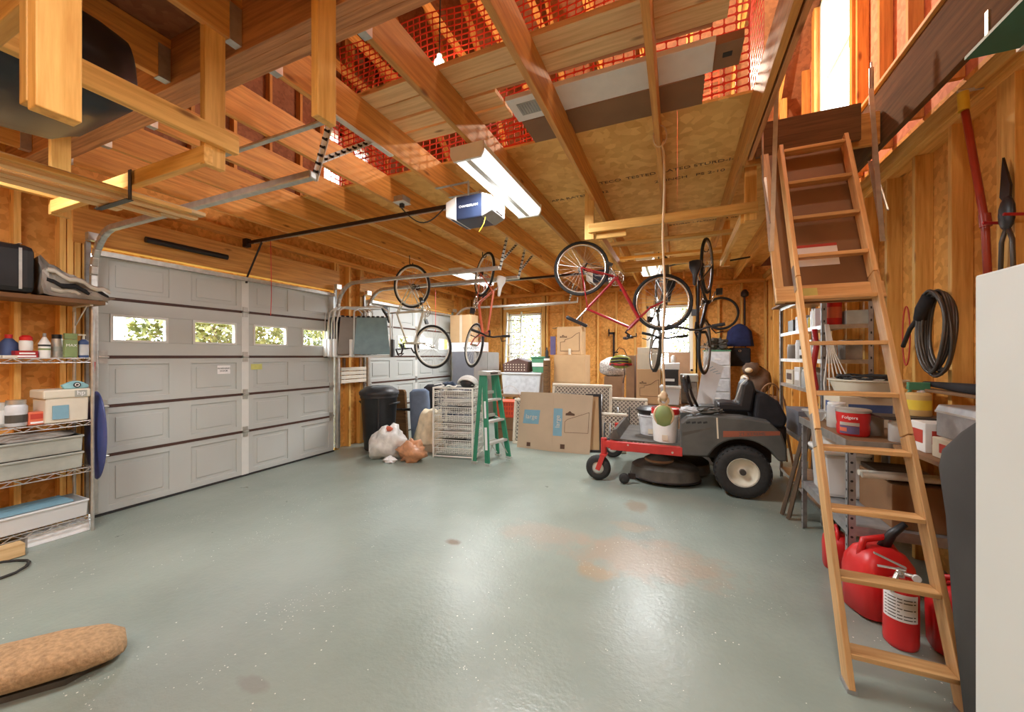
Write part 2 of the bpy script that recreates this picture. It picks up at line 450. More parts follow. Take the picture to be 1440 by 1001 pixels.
def TM(x, y, z, face='-y', roll=0):
    """frame for lettering on a face that looks along -y, +x, -x or up"""
    rot = {'-y': Matrix.Rotation(R(90), 4, 'X'),
           '+x': Matrix.Rotation(R(90), 4, 'Z') @ Matrix.Rotation(R(90), 4, 'X'),
           '-x': Matrix.Rotation(R(-90), 4, 'Z') @ Matrix.Rotation(R(90), 4, 'X'),
           '-z': Matrix.Rotation(R(180), 4, 'X'), 'z': Matrix.Identity(4)}[face]
    return Matrix.Translation((x, y, z)) @ rot @ Matrix.Rotation(roll, 4, 'Z')
# ================================================================ SETTING
XL, XR, YB, YF = -5.0, 1.68, 8.90, -.90       # sheathing planes
floor = finish('floor', B().box(XL-.1, XR+.1, YF-.1, YB+.1, -.12, 0), 'floor_paint', kind='structure')
ground = finish('ground', B().box(-30, 30, -20, 30, -.3, -.13), 'grass_out', kind='structure')
ZP = 3.0                                        # underside of the joists
D1, D2 = (1.70, 4.36), (5.03, 7.74)
HD = 2.44
# left wall: sheathing pieces round the two doors, studs, headers, plates
wl = T('wall_left', None, None, (XL, 0, 0), kind='structure')
b = B()
b.box(XL-.1, XL, YF, D1[0], 0, ZP+.24); b.box(XL-.1, XL, D1[1], D2[0], 0, ZP+.24); b.box(XL-.1, XL, D2[1], YB, 0, ZP+.24)
b.box(XL-.1, XL, D1[0], D1[1], HD, ZP+.24); b.box(XL-.1, XL, D2[0], D2[1], HD, ZP+.24)
finish('sheathing', b, 'osb_wall', wl, world=True)
def stud(par, x, y, z0=0.0, z1=2.92, along='y', mat='pine', w=.038, d=.10):
    return board('stud', (x, y, z0), (x, y, z1), *( (w, d) if along == 'y' else (d, w) ), mat, par, up=(1, 0, 0), kind='structure')
for y in (-.75, -.34, .07, .48, .86, 1.27, 1.52, 1.565, 1.61, 1.66, 4.41, 4.46, 4.70, 4.94, 4.985, 7.79, 7.84, 8.25, 8.66):
    stud(wl, XL+.051, y)
for d in (D1, D2):
    board('header', (XL+.06, d[0]-.12, HD+.20), (XL+.06, d[1]+.12, HD+.20), .10, .32, 'joist_wood', wl)
board('top_plate', (XL+.051, YF, 2.96), (XL+.051, YB, 2.96), .10, .076, 'joist_wood', wl)
board('bottom_plate', (XL+.051, YF, .019), (XL+.051, D1[0]-.03, .019), .10, .036, 'pine', wl)
# right wall
wr = T('wall_right', None, None, (XR, 0, 0), kind='structure')
finish('sheathing', B().box(XR, XR+.1, YF, YB, 0, ZP+.24), 'osb_wall', wr, world=True)
for i in range(24):
    y = 4.13-.405*12+.405*i
    if YF < y < YB-.1: stud(wr, XR-.051, y, mat='pine')
board('stud', (XR-.051, 2.86, 0), (XR-.051, 2.86, 2.92), .10, .10, 'pine', wr, up=(1, 0, 0))
for k, (zz, xx) in enumerate(((2.94, XR-.051), (2.978, XR-.051))):
    board('top_plate', (xx, YF, zz), (xx, YB, zz), .10, .037, 'pine', wr)
board('ledger', (XR-.12, YF, 3.02), (XR-.12, YB, 3.02), .04, .09, 'pine', wr)
# back wall with two window openings
WA, WB_ = (-3.93, -3.02, 1.15, 2.52), (-.62, .30, 1.15, 2.55)
wb = T('wall_back', None, None, (0, YB, 0), kind='structure')
b = B()
xs = [XL, WA[0], WA[1], WB_[0], WB_[1], XR]
for i in (0, 2, 4): b.box(xs[i], xs[i+1], YB, YB+.1, 0, ZP+.24)
for W in (WA, WB_):
    b.box(W[0], W[1], YB, YB+.1, 0, W[2]); b.box(W[0], W[1], YB, YB+.1, W[3], ZP+.24)
finish('sheathing', b, 'osb_wall', wb, world=True)
for i in range(17):
    x = -4.9+.405*i
    if any(W[0]-.03 < x < W[1]+.03 for W in (WA, WB_)): continue
    board('stud', (x, YB-.051, 0), (x, YB-.051, 2.92), .038, .10, 'pine', wb, up=(0, 1, 0))
for W in (WA, WB_):
    for x in (W[0]-.05, W[1]+.05): board('stud', (x, YB-.051, 0), (x, YB-.051, 2.92), .09, .10, 'pine', wb, up=(0, 1, 0))
    board('header', (W[0], YB-.051, W[3]+.12), (W[1], YB-.051, W[3]+.12), .10, .2, 'pine', wb)
    board('sill', (W[0], YB-.051, W[2]-.03), (W[1], YB-.051, W[2]-.03), .10, .05, 'pine', wb)
board('top_plate', (XL+.11, YB-.051, 2.96), (XR-.11, YB-.051, 2.96), .10, .076, 'joist_wood', wb)
# front wall behind the camera
wf = T('wall_front', None, None, (0, YF, 0), kind='structure')
finish('sheathing', B().box(XL, XR, YF-.1, YF, 0, ZP+.24), 'osb_wall', wf, world=True)
# sash windows in the back wall
def sash_window(i, W):
    w = T('window_%d' % i, None, None, (W[0], YB, W[2]), kind='structure')
    x0, x1, z0, z1 = W; zm = z0+(z1-z0)*.28
    b = B()
    for a in ((x0, x0+.05, z0, z1), (x1-.05, x1, z0, z1), (x0, x1, z1-.05, z1), (x0, x1, z0, z0+.05)):
        b.box(a[0], a[1], YB-.02, YB+.09, a[2], a[3])
    finish('frame', b, 'white_trim', w, world=True, bevel=.004)
    b = B().box(x0+.05, x1-.05, YB+.02, YB+.05, zm-.02, zm+.02)
    b.box(x0+.05, x0+.08, YB+.02, YB+.05, z0+.05, z1-.05).box(x1-.08, x1-.05, YB+.02, YB+.05, z0+.05, z1-.05)
    finish('sash', b, 'white_trim', w, world=True)
    finish('pane', B().box(x0+.08, x1-.08, YB+.033, YB+.037, z0+.05, z1-.05), 'glass', w, world=True)
    b = B()
    return w
sash_window(1, WA); sash_window(2, WB_)

# sectional garage doors
HW = (.546, .4572, .4572, .546, .4338)          # section heights from the floor up
def garage_door(i, d):
    y0, y1 = d; X = -4.87
    o = T('door_%d' % i, None, None, (X, (y0+y1)/2, 0), kind='structure')
    z = 0; Ws = (y1-y0); n = 0
    for k, h in enumerate(HW):
        b = B(); x0 = X-.05; g = .012
        za, zb = z+(.012 if k else .02), z+h-.012
        m = 4; cw = Ws/m
        if k == 3:
            hz0, hz1 = za+.13, zb-.13
            b.box(x0, X, y0+.005, y1-.005, za, hz0); b.box(x0, X, y0+.005, y1-.005, hz1, zb)
            for j in range(m+1):
                ya = y0+.005 if j == 0 else y0+j*cw-.11; yb = y1-.005 if j == m else y0+j*cw+.11
                if j == 2: ya, yb = y0+j*cw-.10, y0+j*cw+.10
                b.box(x0, X, ya, yb, hz0, hz1)
        else:
            b.box(x0, X-.012, y0+.005, y1-.005, za, zb)
            for j in range(m+1):                # stiles and rails stand proud of the pressed panels
                ya = max(y0+.005, y0+j*cw-.10); yb = min(y1-.005, y0+j*cw+.10)
                b.box(X-.012, X, ya, yb, za, zb)
            b.box(X-.0119, X-.0004, y0+.005, y1-.005, za, za+.06); b.box(X-.0119, X-.0004, y0+.005, y1-.005, zb-.06, zb)
            for j in range(m):
                b.box(X-.012, X-.004, y0+j*cw+.15, y0+(j+1)*cw-.15, za+.10, zb-.10)
        p = finish('door_panel', b, 'door_paint', o, world=True, bevel=.004)
        if k == 3:
            for j in range(m):
                ya = y0+j*cw+(.11 if j not in (2,) else .10); yb = y0+(j+1)*cw-(.11 if j not in (1,) else .10)
                q = B()
                for (a1, a2, c1, c2) in ((ya, yb, hz0, hz0+.022), (ya, yb, hz1-.022, hz1), (ya, ya+.022, hz0+.022, hz1-.022), (yb-.022, yb, hz0+.022, hz1-.022)):
                    q.box(X-.04, X+.008, a1, a2, c1, c2)
                fr = finish('window_frame', q, 'white_trim', o, world=True)
                finish('pane', B().box(X-.03, X-.026, ya+.02, yb-.02, hz0+.02, hz1-.02), 'glass', fr, world=True)
        z += h
        if k < 4:
            finish('seam', B().box(X-.045, X+.004, y0+.003, y1-.003, z-.014, z+.014), 'seam_dark', o, world=True)
            for yy in (y0+.06, (y0+y1)/2, y1-.06):
                q = B().box(X+.001, X+.012, yy-.03, yy+.03, z-.06, z+.06).cyl((X+.018, yy-.035, z), (X+.018, yy+.035, z), .009, n=8)
                finish('hinge', q, 'galv', o, world=True)
    q = B()
    q.box(X+.0005, X+.004, (y0+y1)/2-.042, (y0+y1)/2+.042, .02, 2.41)
    finish('center_stile', q, 'white_trim', o, world=True)
    finish('top_strut', B().box(X, X+.05, y0+.02, y1-.02, 2.385, 2.43), 'galv', o, world=True)
    finish('bottom_seal', B().box(X-.045, X+.01, y0+.003, y1-.003, 0, .02), 'black_rubber', o, world=True)
    # tracks
    for s, yy in ((-1, y0-.02), (1, y1+.02)):
        q = B(); pts = [(X+.06, yy, .05), (X+.06, yy, 2.20)]
        for a in range(0, 91, 12): pts.append((X+.06+.36*(1-math.cos(R(a))), yy, 2.20+.38*math.sin(R(a))))
        pts += [(-2.05, yy, 2.58)]
        for p_, n_ in zip(pts, pts[1:]):
            q.bar(p_, n_, .012 if False else .05, .022 if False else .05, up=(0, 1, 0))
        finish('track', q, 'galv', o, world=True, bevel=.01)
        q = B(); q.box(X-.03, X+.005, yy-.03*(1 if s < 0 else 0)-.0, yy+.03*(1 if s > 0 else 0)+.001, .05, 2.5)
        finish('track_angle', q, 'galv_dull', o, world=True)
        q = B(); q.box(X+.03, X+.09, yy-.045, yy+.045, 2.50, 2.57)
        finish('track_bracket', q, 'galv', o, world=True)
    return o
d1 = garage_door(1, D1); d2 = garage_door(2, D2)
# stickers on the first door
finish('sticker', B().box(-4.8695, -4.868, 2.72, 2.86, 1.26, 1.36), 'white_paper', d1, world=True)
finish('warning_label', B().box(-4.8695, -4.868, 3.10, 3.24, 1.30, 1.37), 'label_yellow', d1, world=True)
text('sticker_print', 'WARNING\nDOOR', .028, 'ink_dark', d1, TM(-4.8675, 2.79, 1.31, '+x'))

# track hangers of punched angle: one at each track end
def hanger(y, xh, label):
    o = T('track_hanger', label, 'bracket', (xh, y, 2.55), group='punched steel track hangers')
    def ang(p, q, nm):
        b = B().bar(p, q, .034, .003, up=(1, 0, .01)).bar((p[0], p[1]+.016, p[2]), (q[0], q[1]+.016, q[2]), .003, .034, up=(1, 0, .01))
        m = finish(nm, b, 'white_trim', o, world=True)
        P, Q = Vector(p), Vector(q); n = int((Q-P).length/.05)
        h = B()
        for i in range(1, n):
            c = P.lerp(Q, i/n); h.box(c.x-.004, c.x+.004, c.y-.0185, c.y+.0185, c.z-.007, c.z+.007)
            h.box(c.x-.0185, c.x+.0185, c.y+.0, c.y+.006, c.z-.006, c.z+.006)
        finish('punched_holes', h, 'black_metal', m, world=True)['kind'] = 'stuff'
    ang((xh, y, 2.56), (xh+.07, y+.07, 2.985), 'upright_angle')
    ang((xh+.02, y+.02, 2.68), (xh+.07, y+.40, 2.985), 'diagonal_angle')
    return o
hanger(D1[0], -2.07, 'punched steel hanger with diagonal holding the track end nearest the lumber rack')
hanger(4.40, -2.07, 'punched steel hanger on the track end right of the opener motor')
hanger(5.02, -2.07, 'punched steel hanger above the rear door track, nearer of the last two')
hanger(7.78, -2.07, 'punched steel hanger at the far end of the second door tracks')
o = board('steel_strut', (-3.3, 1.80, 2.985), (-2.0, 1.80, 2.985), .035, .018, 'galv'); tag(o, 'galvanised flat strut under the joists behind the hanging timber post', 'strut')
o = board('punched_angle', (-1.995, 1.78, 2.99), (-1.995, 2.32, 2.99), .04, .012, 'white_trim'); tag(o, 'white punched angle screwed under the joist, top of the near track hanger', 'bracket')

# ---------------------------------------------------------------- ceiling framing
ce = T('ceiling', None, None, (0, 4, ZP), kind='structure')
JX = [-4.45, -3.84, -3.23, -2.62, -2.0, -1.37, -.76, -.13, .48]
for x in JX:
    board('joist', (x, 1.37, ZP+.118), (x, 8.86, ZP+.118), .038, .235, 'joist_wood', ce)
    board('joist', (x, YF, ZP+.118), (x, 1.22, ZP+.118), .038, .235, 'joist_wood', ce)
    for yy, s in ((1.375, 1), (1.215, -1)):
        finish('joist_hanger', B().box(x-.024, x+.024, min(yy, yy+s*.055), max(yy, yy+s*.055), ZP-.003, ZP+.0).box(x-.024, x-.02, min(yy, yy+s*.055), max(yy, yy+s*.055), ZP, ZP+.18).box(x+.02, x+.024, min(yy, yy+s*.055), max(yy, yy+s*.055), ZP, ZP+.18), 'galv', ce, world=True)
board('joist', (1.05, 3.62, ZP+.118), (1.05, 8.86, ZP+.118), .038, .235, 'joist_wood', ce)
for k, yy in enumerate((1.245, 1.295, 1.345)):
    board('girder_ply', (XL+.05, yy, ZP+.13), (.62, yy, ZP+.13), .05, .30, 'beam_wood', ce)
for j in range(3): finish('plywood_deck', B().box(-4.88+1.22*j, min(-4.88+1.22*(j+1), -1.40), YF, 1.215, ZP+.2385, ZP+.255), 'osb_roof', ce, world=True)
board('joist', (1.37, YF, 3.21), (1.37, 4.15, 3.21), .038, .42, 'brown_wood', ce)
board('joist_cap', (1.36, YF, 3.435), (1.36, 4.15, 3.435), .06, .025, 'pine', ce)
board('blocking', (.48, 3.60, ZP+.118), (1.34, 3.60, ZP+.118), .038, .235, 'joist_wood', ce)
# plywood deck of the attic over the rear part, in sheets
for i in range(3):
    for j in range(6):
        x0 = -4.88+j*1.22; x1 = min(x0+1.2195, 1.5); y0 = 3.0+i*2.0; y1 = min(y0+1.9995, 8.86)
        if i == 0 and j == 5: continue
        if i == 0 and j == 4: x1 = .50
        if x1 <= x0: continue
        finish('plywood_deck', B().box(x0, x1, y0, y1, ZP+.2365, ZP+.255), 'osb_deck', ce, world=True)
        
finish('plywood_deck', B().box(.501, 1.5, 3.64, 4.9995, ZP+.2365, ZP+.255), 'osb_deck', ce, world=True)
random.seed(3)
# stamps printed on the underside of the deck
for (x, y, s) in ((.0, 3.95, 'TECO  TESTED  RATED STURD-I-FLOOR'), (-.55, 5.4, 'EXPOSURE 1  APA 23/32'), (.30, 5.6, 'STURD-I-FLOOR 24 oc'), (-1.0, 4.2, 'APA RATED 23/32'), (.1, 4.15, '24 INCH   PS 2-10')):
    text('stamp', s, .075, 'ink_brown', ce, TM(x, y, ZP+.2355, '-z', R(1.5)), sx=1.1)

# ---------------------------------------------------------------- roof and gables over the attic
YM, SL = 4.0, .92
def rz_(y): return ZP+.24+(4.9-abs(y-YM))*SL
rf = T('roof', None, None, (0, YM, rz_(YM)), kind='structure')
for s in (-1, 1):
    e = YM+s*5.0
    b = B().prism([(YM, rz_(YM)), (e, rz_(e)), (e, rz_(e)+.05), (YM, rz_(YM)+.05)], 'x', XL-.1, XR+.1)
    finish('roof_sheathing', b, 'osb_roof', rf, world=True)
for i in range(11):
    x = -4.75+.61*i
    for s in (-1, 1):
        board('rafter', (x, YM+s*.02, rz_(YM)-.13), (x, YM+s*4.85, rz_(YM+s*4.85)-.13), .038, .18, 'joist_wood', rf)
        if s > 0 or i in (0, 2, 4, 6, 8, 9): board('knee_post', (x+.045, YM+s*2.6, ZP+.26), (x+.045, YM+s*2.6, rz_(YM+2.6)-.2), .038, .09, 'joist_wood', rf, up=(1, 0, 0))
    board('collar_tie', (x+.045, YM-1.9, rz_(YM+1.9)-.15), (x+.045, YM+1.9, rz_(YM+1.9)-.15), .038, .14, 'joist_wood', rf)
# gables
def gable(name, X0, X1, wins, mat):
    o = T(name, None, None, (X0, YM, ZP+.24), kind='structure')
    b = B(); ys = sorted({YM-5, YM+5, YM} | {w[0] for w in wins} | {w[1] for w in wins})
    for ya, yb in zip(ys, ys[1:]):
        w = [w for w in wins if w[0] <= ya and w[1] >= yb]
        z0 = ZP+.24
        if w:
            b.box(X0, X1, ya, yb, z0, w[0][2]); z0 = w[0][3]
        b.prism([(ya, z0), (yb, z0), (yb, max(z0+.001, rz_(yb)+.05)), (ya, max(z0+.001, rz_(ya)+.05))], 'x', X0, X1)
    finish('sheathing', b, mat, o, world=True)
    xi = X1+.05 if X0 < -2 else X0-.05
    for k in range(21):
        y = -.6+.41*k*1.08
        if any(w[0]-.02 < y < w[1]+.02 for w in wins) or y > 8.5: continue
        board('stud', (xi, y, ZP+.24), (xi, y, rz_(y)-.05), .038, .09, 'joist_wood', o, up=(1, 0, 0))
    for w in wins:
        fr = B(); xa, xb = min(X0, X1)-.01, max(X0, X1)+.03
        if X0 > 0: xa, xb = X0-.04, X1
        for (a1, a2, c1, c2) in ((w[0], w[1], w[2], w[2]+.05), (w[0], w[1], w[3]-.05, w[3]), (w[0], w[0]+.05, w[2], w[3]), (w[1]-.05, w[1], w[2], w[3])):
            fr.box(xa, xb, a1, a2, c1, c2)
        zm = (w[2]+w[3])/2
        fr.box(X0+.03, X0+.07, w[0], w[1], zm-.025, zm+.025)
        f = finish('window_frame', fr, 'white_trim', o, world=True)
        finish('pane', B().box(X0+.045, X0+.049, w[0]+.04, w[1]-.04, w[2]+.04, w[3]-.04), 'glass', f, world=True)
        for y in (w[0]-.045, w[1]+.045):
            board('stud', (xi, y, ZP+.24), (xi, y, rz_(y)-.05), .07, .09, 'joist_wood', o, up=(1, 0, 0))
    return o
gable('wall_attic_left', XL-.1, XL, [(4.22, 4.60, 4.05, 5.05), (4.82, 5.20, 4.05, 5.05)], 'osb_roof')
gable('wall_attic_right', XR, XR+.1, [(4.90, 5.95, 3.95, 5.9)], 'osb_pink')

# ---------------------------------------------------------------- trees and shrubs outside
def tree(x, y, h, r, label, seed, n=1500, leaf=.05, base=.1):
    rnd = random.Random(seed)
    o = T('tree', label, 'tree', (x, y, -.13), group='trees outside the garage')
    b = B().tube([(0, 0, 0), (.05, .02, h*.4), (0, 0, h*.8)], [.07, .05, .02], 8)
    for i in range(26):
        a = rnd.random()*6.28; z = rnd.uniform(.15, .8)*h; l = r*rnd.uniform(.5, 1.0)
        b.tube([(0, 0, z), (l*.5*math.cos(a), l*.5*math.sin(a), z+.25), (l*math.cos(a), l*math.sin(a), z+.6*rnd.random())], [.022, .014, .005], 5)
    finish('trunk', b, 'bark', o)
    b = B()
    for i in range(n):
        a = rnd.random()*6.28; q = rnd.random()**.5; z = base+rnd.random()*(h-base)
        k = r*q*(1-.45*abs(z/h-.45)); c = Vector((k*math.cos(a), k*math.sin(a), z))
        u = Vector((rnd.gauss(0, 1), rnd.gauss(0, 1), rnd.gauss(0, 1))).normalized(); v = u.orthogonal().normalized()
        s = leaf*rnd.uniform(.6, 1.5)
        b.face([c+u*s, c+v*s*.45, c-u*s, c-v*s*.45])
    finish('foliage', b, 'leaf', o)
    return o
tr = [(-8.2, 1.6, 2.7, 1.4, 'pale green leafy tree outside the near garage door, left of the pair'),
      (-8.5, 4.7, 2.7, 1.5, 'pale green leafy tree seen through the right panes of the near garage door'),
      (-9.5, 8.1, 2.9, 1.6, 'sunlit tree seen through the panes of the far garage door'),
      (-10.8, 11.6, 3.2, 1.7, 'sunlit tree at the last panes of the far garage door'),
      (-5.9, 13.5, 4.2, 2.2, 'yellow green leafy tree outside the left back window'),
      (-1.1, 13.0, 3.6, 1.3, 'thin twiggy tree outside the right back window'),
      (1.1, 15.5, 4.6, 1.4, 'taller tree at the right edge of the right back window')]
for i, (x, y, h, r, l) in enumerate(tr): tree(x, y, h, r, l, i+5, n=(6500 if i != 5 else 2000), leaf=.06 if i != 5 else .04)
# ================================================================ OVERHEAD THINGS
# fluorescent wrap fixture under the joists, then four added ones for fill
def light_fixture(x, y, label):
    o = T('ceiling_light', label, 'ceiling light', (x, y, 2.90), group='fluorescent fixtures')
    finish('housing', B().box(-.13, .13, -.62, .62, .045, .085), 'white_plastic', o, bevel=.004)
    b = B().prism([(-.13, .045), (-.12, .0), (-.10, -.018), (.10, -.018), (.12, .0), (.13, .045)], 'y', -.61, .61)
    finish('diffuser', b, 'lamp_glow', o)
    for s in (-1, 1):
        finish('end_cap', B().prism([(-.135, .085), (-.135, .02), (-.11, -.024), (.11, -.024), (.135, .02), (.135, .085)], 'y', *(sorted((s*.61, s*.63)))), 'white_plastic', o)
    finish('center_ridge', B().box(-.02, .02, -.6, .6, -.021, -.0181), 'white_trim', o)
    return o
light_fixture(-1.385, 3.02, 'lit white fluorescent wrap fixture under the joists beside the opener motor')
light_fixture(.10, -.25, 'added fluorescent fill fixture over the camera position, near the front wall')
light_fixture(-3.0, -.1, 'added fluorescent fill fixture over the lumber rack behind the camera')
light_fixture(-.45, 6.55, 'added fluorescent fill fixture between the hanging bikes and the back wall')
light_fixture(-3.5, 6.3, 'added fluorescent fill fixture beside the second opener rail')
o = finish('light_bulb', B().ball((0, 0, 0), (.05, .05, .06)).cyl((0, 0, .05), (0, 0, .09), .02), 'bulb_glow', smooth=True)
o.location = (-1.99, 2.95, 4.12); tag(o, 'bare round bulb high in the attic before the red fence', 'light bulb')
o = finish('bulb_cord', B().tube([(-1.99, 2.95, 4.20), (-1.98, 2.96, 5.2), (-1.99, 2.95, rz_(2.95)-.2)], .006), 'black_plastic'); tag(o, 'thin black cord holding the attic bulb', 'cord')

# garage door openers
def opener(y, label, xm=-1.87):
    o = T('garage_door_opener', label, 'garage door opener', (xm, y, 2.70), group='garage door openers')
    b = B().prism([(xm, 2.70), (xm+.05, 2.66), (xm+.34, 2.66), (xm+.42, 2.70), (xm+.42, 2.82), (xm+.34, 2.865), (xm+.05, 2.865), (xm, 2.83)], 'y', y-.13, y+.13)
    finish('motor_housing', b, 'opener_navy', o, world=True, bevel=.012)
    b = B().prism([(xm-.02, 2.70), (xm+.09, 2.655), (xm+.09, 2.87), (xm-.02, 2.83)], 'y', y-.135, y+.135)
    finish('rear_lens', b, 'white_plastic', o, world=True, bevel=.01)
    b = B().prism([(xm+.335, 2.655), (xm+.44, 2.70), (xm+.44, 2.82), (xm+.335, 2.87)], 'y', y-.135, y+.135)
    finish('light_lens', b, 'grey_plastic', o, world=True, bevel=.012)
    b = B()
    b.box(xm+.441, xm+.447, y-.06, y+.08, 2.72, 2.82)
    finish('control_panel', b, 'white_plastic', o, world=True)
    text('maker_mark', 'CHAMBERLAIN', .028, 'white_paper', o, TM(xm+.21, y-.1315, 2.77, '-y'))
    b = B().box(-4.80, xm+.02, y-.016, y+.016, 2.835, 2.868); finish('rail', b, 'black_metal', o, world=True)
    finish('trolley_chain', B().box(-4.7, xm, y-.004, y+.004, 2.825, 2.834), 'galv', o, world=True)
    b = B().bar((-4.55, y, 2.84), (-4.84, y, 2.42), .02, .008).bar((-4.84, y, 2.42), (-4.84, y, 2.36), .03, .01)
    finish('door_arm', b, 'black_metal', o, world=True)
    finish('header_bracket', B().box(-4.87, -4.80, y-.03, y+.03, 2.80, 2.90), 'black_metal', o, world=True)
    for s in (-1, 1):
        b = B().bar((xm+.2, y+s*.11, 2.862), (xm+.2, y+s*.11, 2.995), .03, .003, up=(1, 0, .01)).bar((xm+.2, y+s*.11, 2.985), (xm-.14, y+s*.11, 2.985), .03, .003)
        b.bar((xm+.2, y+s*.11, 2.87), (xm+.0, y+s*.11, 2.985), .02, .003)
        finish('mounting_bracket', b, 'galv', o, world=True)
    finish('release_cord', B().tube([(-4.4, y, 2.83), (-4.4, y+.01, 2.2), (-4.4, y, 1.95)], .004, 5), 'red_plastic', o, world=True)
    finish('antenna_wire', B().tube([(xm+.36, y-.1, 2.66), (xm+.35, y-.11, 2.60), (xm+.30, y-.1, 2.54)], .004, 5), 'yellow', o, world=True)
    return o
opener(3.03, 'garage door opener with dark housing and long black rail to the near door')
opener(6.38, 'garage door opener of the far door, its rail running behind the hanging bikes', xm=-1.35)
o = T('ceiling_outlet', 'small grey outlet box under the joist with a black plug in it', 'outlet', (-2.43, 2.97, 2.94))
finish('box', B().box(-.055, .055, -.055, .055, 0, .055), 'galv_dull', o, bevel=.004)
finish('cover_plate', B().box(-.06, .06, -.06, .06, -.006, 0), 'white_plastic', o)
finish('plug', B().box(-.018, .018, -.015, .015, -.045, -.006), 'black_plastic', o)
pts = []
for i in range(13):
    t = i/12; pts.append((-2.43+.50*t, 2.97, 2.885-.16*math.sin(math.pi*t)*.9-.05*t))
o = one('power_cord', B().tube(pts, .006, 6), 'black_rubber', 'black power cord sagging from the joist outlet to the opener motor', 'cord')
o = finish('garage_door_torsion_tube', B().cyl((-4.82, 2.05, 2.62), (-4.82, 2.80, 2.62), .03), 'black_metal', smooth=2); tag(o, 'short dark tube on the header above the near garage door', 'tube')
o = one('white_cable', B().tube([(-1.39, 1.6+.15*i, 3.03+.02*math.sin(i*1.3)) for i in range(12)]+[(-1.42, 3.0, 2.99)], .006, 6), 'white_wire', 'thin white cable stapled along the joist up to the fluorescent light', 'cable')
# pull rope with wooden knob
o = T('pull_rope', 'long pale rope hanging from a joist with a round wooden knob at its end', 'rope', (-.09, 2.96, 1.0))
pts = [(-.09, 2.96, 3.02), (-.10, 2.95, 2.97)] + [(-.09+.006*math.sin(i), 2.96, 2.93-1.76*i/14) for i in range(15)]
finish('rope', B().tube(pts, .008, 6), 'rope', o, world=True, smooth=True)
b = B().ring((-.115, 2.955, 3.05), .045, .006, 'y', 16, 6, sq=1.7)
finish('rope_loop', b, 'rope', o, world=True, smooth=True)
finish('knot', B().ball((-.09, 2.96, 1.18), (.03, .03, .035), lump=.5, seed=2).ring((-.09, 2.96, 1.15), .03, .01, 'y', 14, 6), 'rope', o, world=True, smooth=True)
finish('knob', B().lathe([(.01, -.075), (.045, -.06), (.062, 0), (.045, .06), (.012, .08)], (-.09, 2.96, 1.04), 20, sy=.45), 'olive_green', o, world=True, smooth=True)
finish('knob_rim', B().ring((-.09, 2.96, 1.045), .062, .009, 'y', 24, 6, sq=1.15), 'rope', o, world=True, smooth=True)

# planks laid across the joists
Z0 = ZP+.2365
for (y, x0, x1, l, m) in ((2.07, -2.06, .42, 'pale plank across the joists, front one of the long pair', 'pale_pine'),
                       (2.22, -2.05, .24, 'pale plank across the joists, rear one of the long pair', 'pale_pine'),
                       (2.385, -2.02, -1.12, 'short pale plank across the joists left of the white panel, front one', 'pale_pine'),
                       (2.545, -2.04, -1.12, 'short pale plank across the joists left of the white panel, rear one', 'pale_pine')):
    o = board('plank', (x0, y, Z0+.019), (x1, y, Z0+.019), .14, .036, m); tag(o, l, 'plank', 'planks laid over the joists')
o = board('plank', (-2.0, 2.40, Z0+.14), (.18, 2.41, Z0+.14), .03, .12, 'beam_wood'); tag(o, 'dark plank standing on edge behind the white panel', 'plank')
o = T('utility_cover', 'long white flat panel lying over the joists with a grey grille at its left end', 'panel', (-.45, 2.56, Z0))
finish('panel', B().box(-1.1, .2, 2.43, 2.69, Z0, Z0+.035), 'white_plastic', o, world=True, bevel=.004)
b = B().box(-1.04, -.88, 2.49, 2.62, Z0-.004, Z0)
gf = finish('grille', b, 'tray_grey', o, world=True)
b = B()
for i in range(8): b.box(-1.03+.02*i, -1.022+.02*i, 2.50, 2.61, Z0-.007, Z0-.0041)
finish('grille_slats', b, 'galv_dull', gf, world=True)
o = one('plywood_offcut', B().box(-.62, .62, -.15, .15, 0, .02), 'hardboard', 'brown board lying over the joists beside the white panel', 'board', (-.46, 2.85, Z0))
o = T('cardboard_carton', 'flattened brown carton poking out right of the white panel in the attic', 'box', (.27, 2.62, Z0+.04))
finish('carton', B().box(-.13, .08, -.1, .12, 0, .05), 'cardboard_dark', o)
finish('hole', B().box(-.02, .03, -.02, .02, -.002, 0), 'ink_dark', o)

# orange safety fence round the attic deck
def fence(name, p, q, z0, z1, label, cw=.075, ch=.055, wob=.03, seed=1):
    rnd = random.Random(seed); p, q = Vector(p), Vector(q); L = (q-p).length; d = (q-p).normalized(); nrm = Vector((-d.y, d.x, 0))
    nx, nz = int(L/cw), int((z1-z0)/ch)
    def pt(i, k):
        u = i*cw; zz = z0+k*ch
        w_ = wob*noise.noise(Vector((u*1.3, zz*1.5, seed)))*2
        sag = .05*math.sin(u*2.2+seed)*(k/nz)
        v = p+d*u+nrm*w_; return Vector((v.x, v.y, zz+sag))
    b = B()
    for k in range(nz+1):
        for i in range(nx):
            a, c = pt(i, k), pt(i+1, k); b.bar(a, c, .003, .0125)
    for i in range(nx+1):
        for k in range(nz):
            a, c = pt(i, k), pt(i, k+1); b.bar(a, c, .009, .003, up=tuple(nrm))
    # rounded corners of the cells
    for i in range(nx):
        for k in range(nz):
            c0 = [pt(i, k), pt(i+1, k), pt(i+1, k+1), pt(i, k+1)]
            for a in range(4):
                o_, x_, y_ = c0[a], c0[(a+1) % 4], c0[(a+3) % 4]
                e1 = (x_-o_).normalized()*.019; e2 = (y_-o_).normalized()*.019
                b.face([o_, o_+e1, o_+e2])
    o = finish(name, b, 'fence_orange'); return tag(o, label, 'fence', 'orange safety fences in the attic')
fence('safety_fence', (-3.3, 3.03, 0), (.50, 3.03, 0), 3.27, 4.75, 'orange mesh safety fence along the front edge of the attic deck')
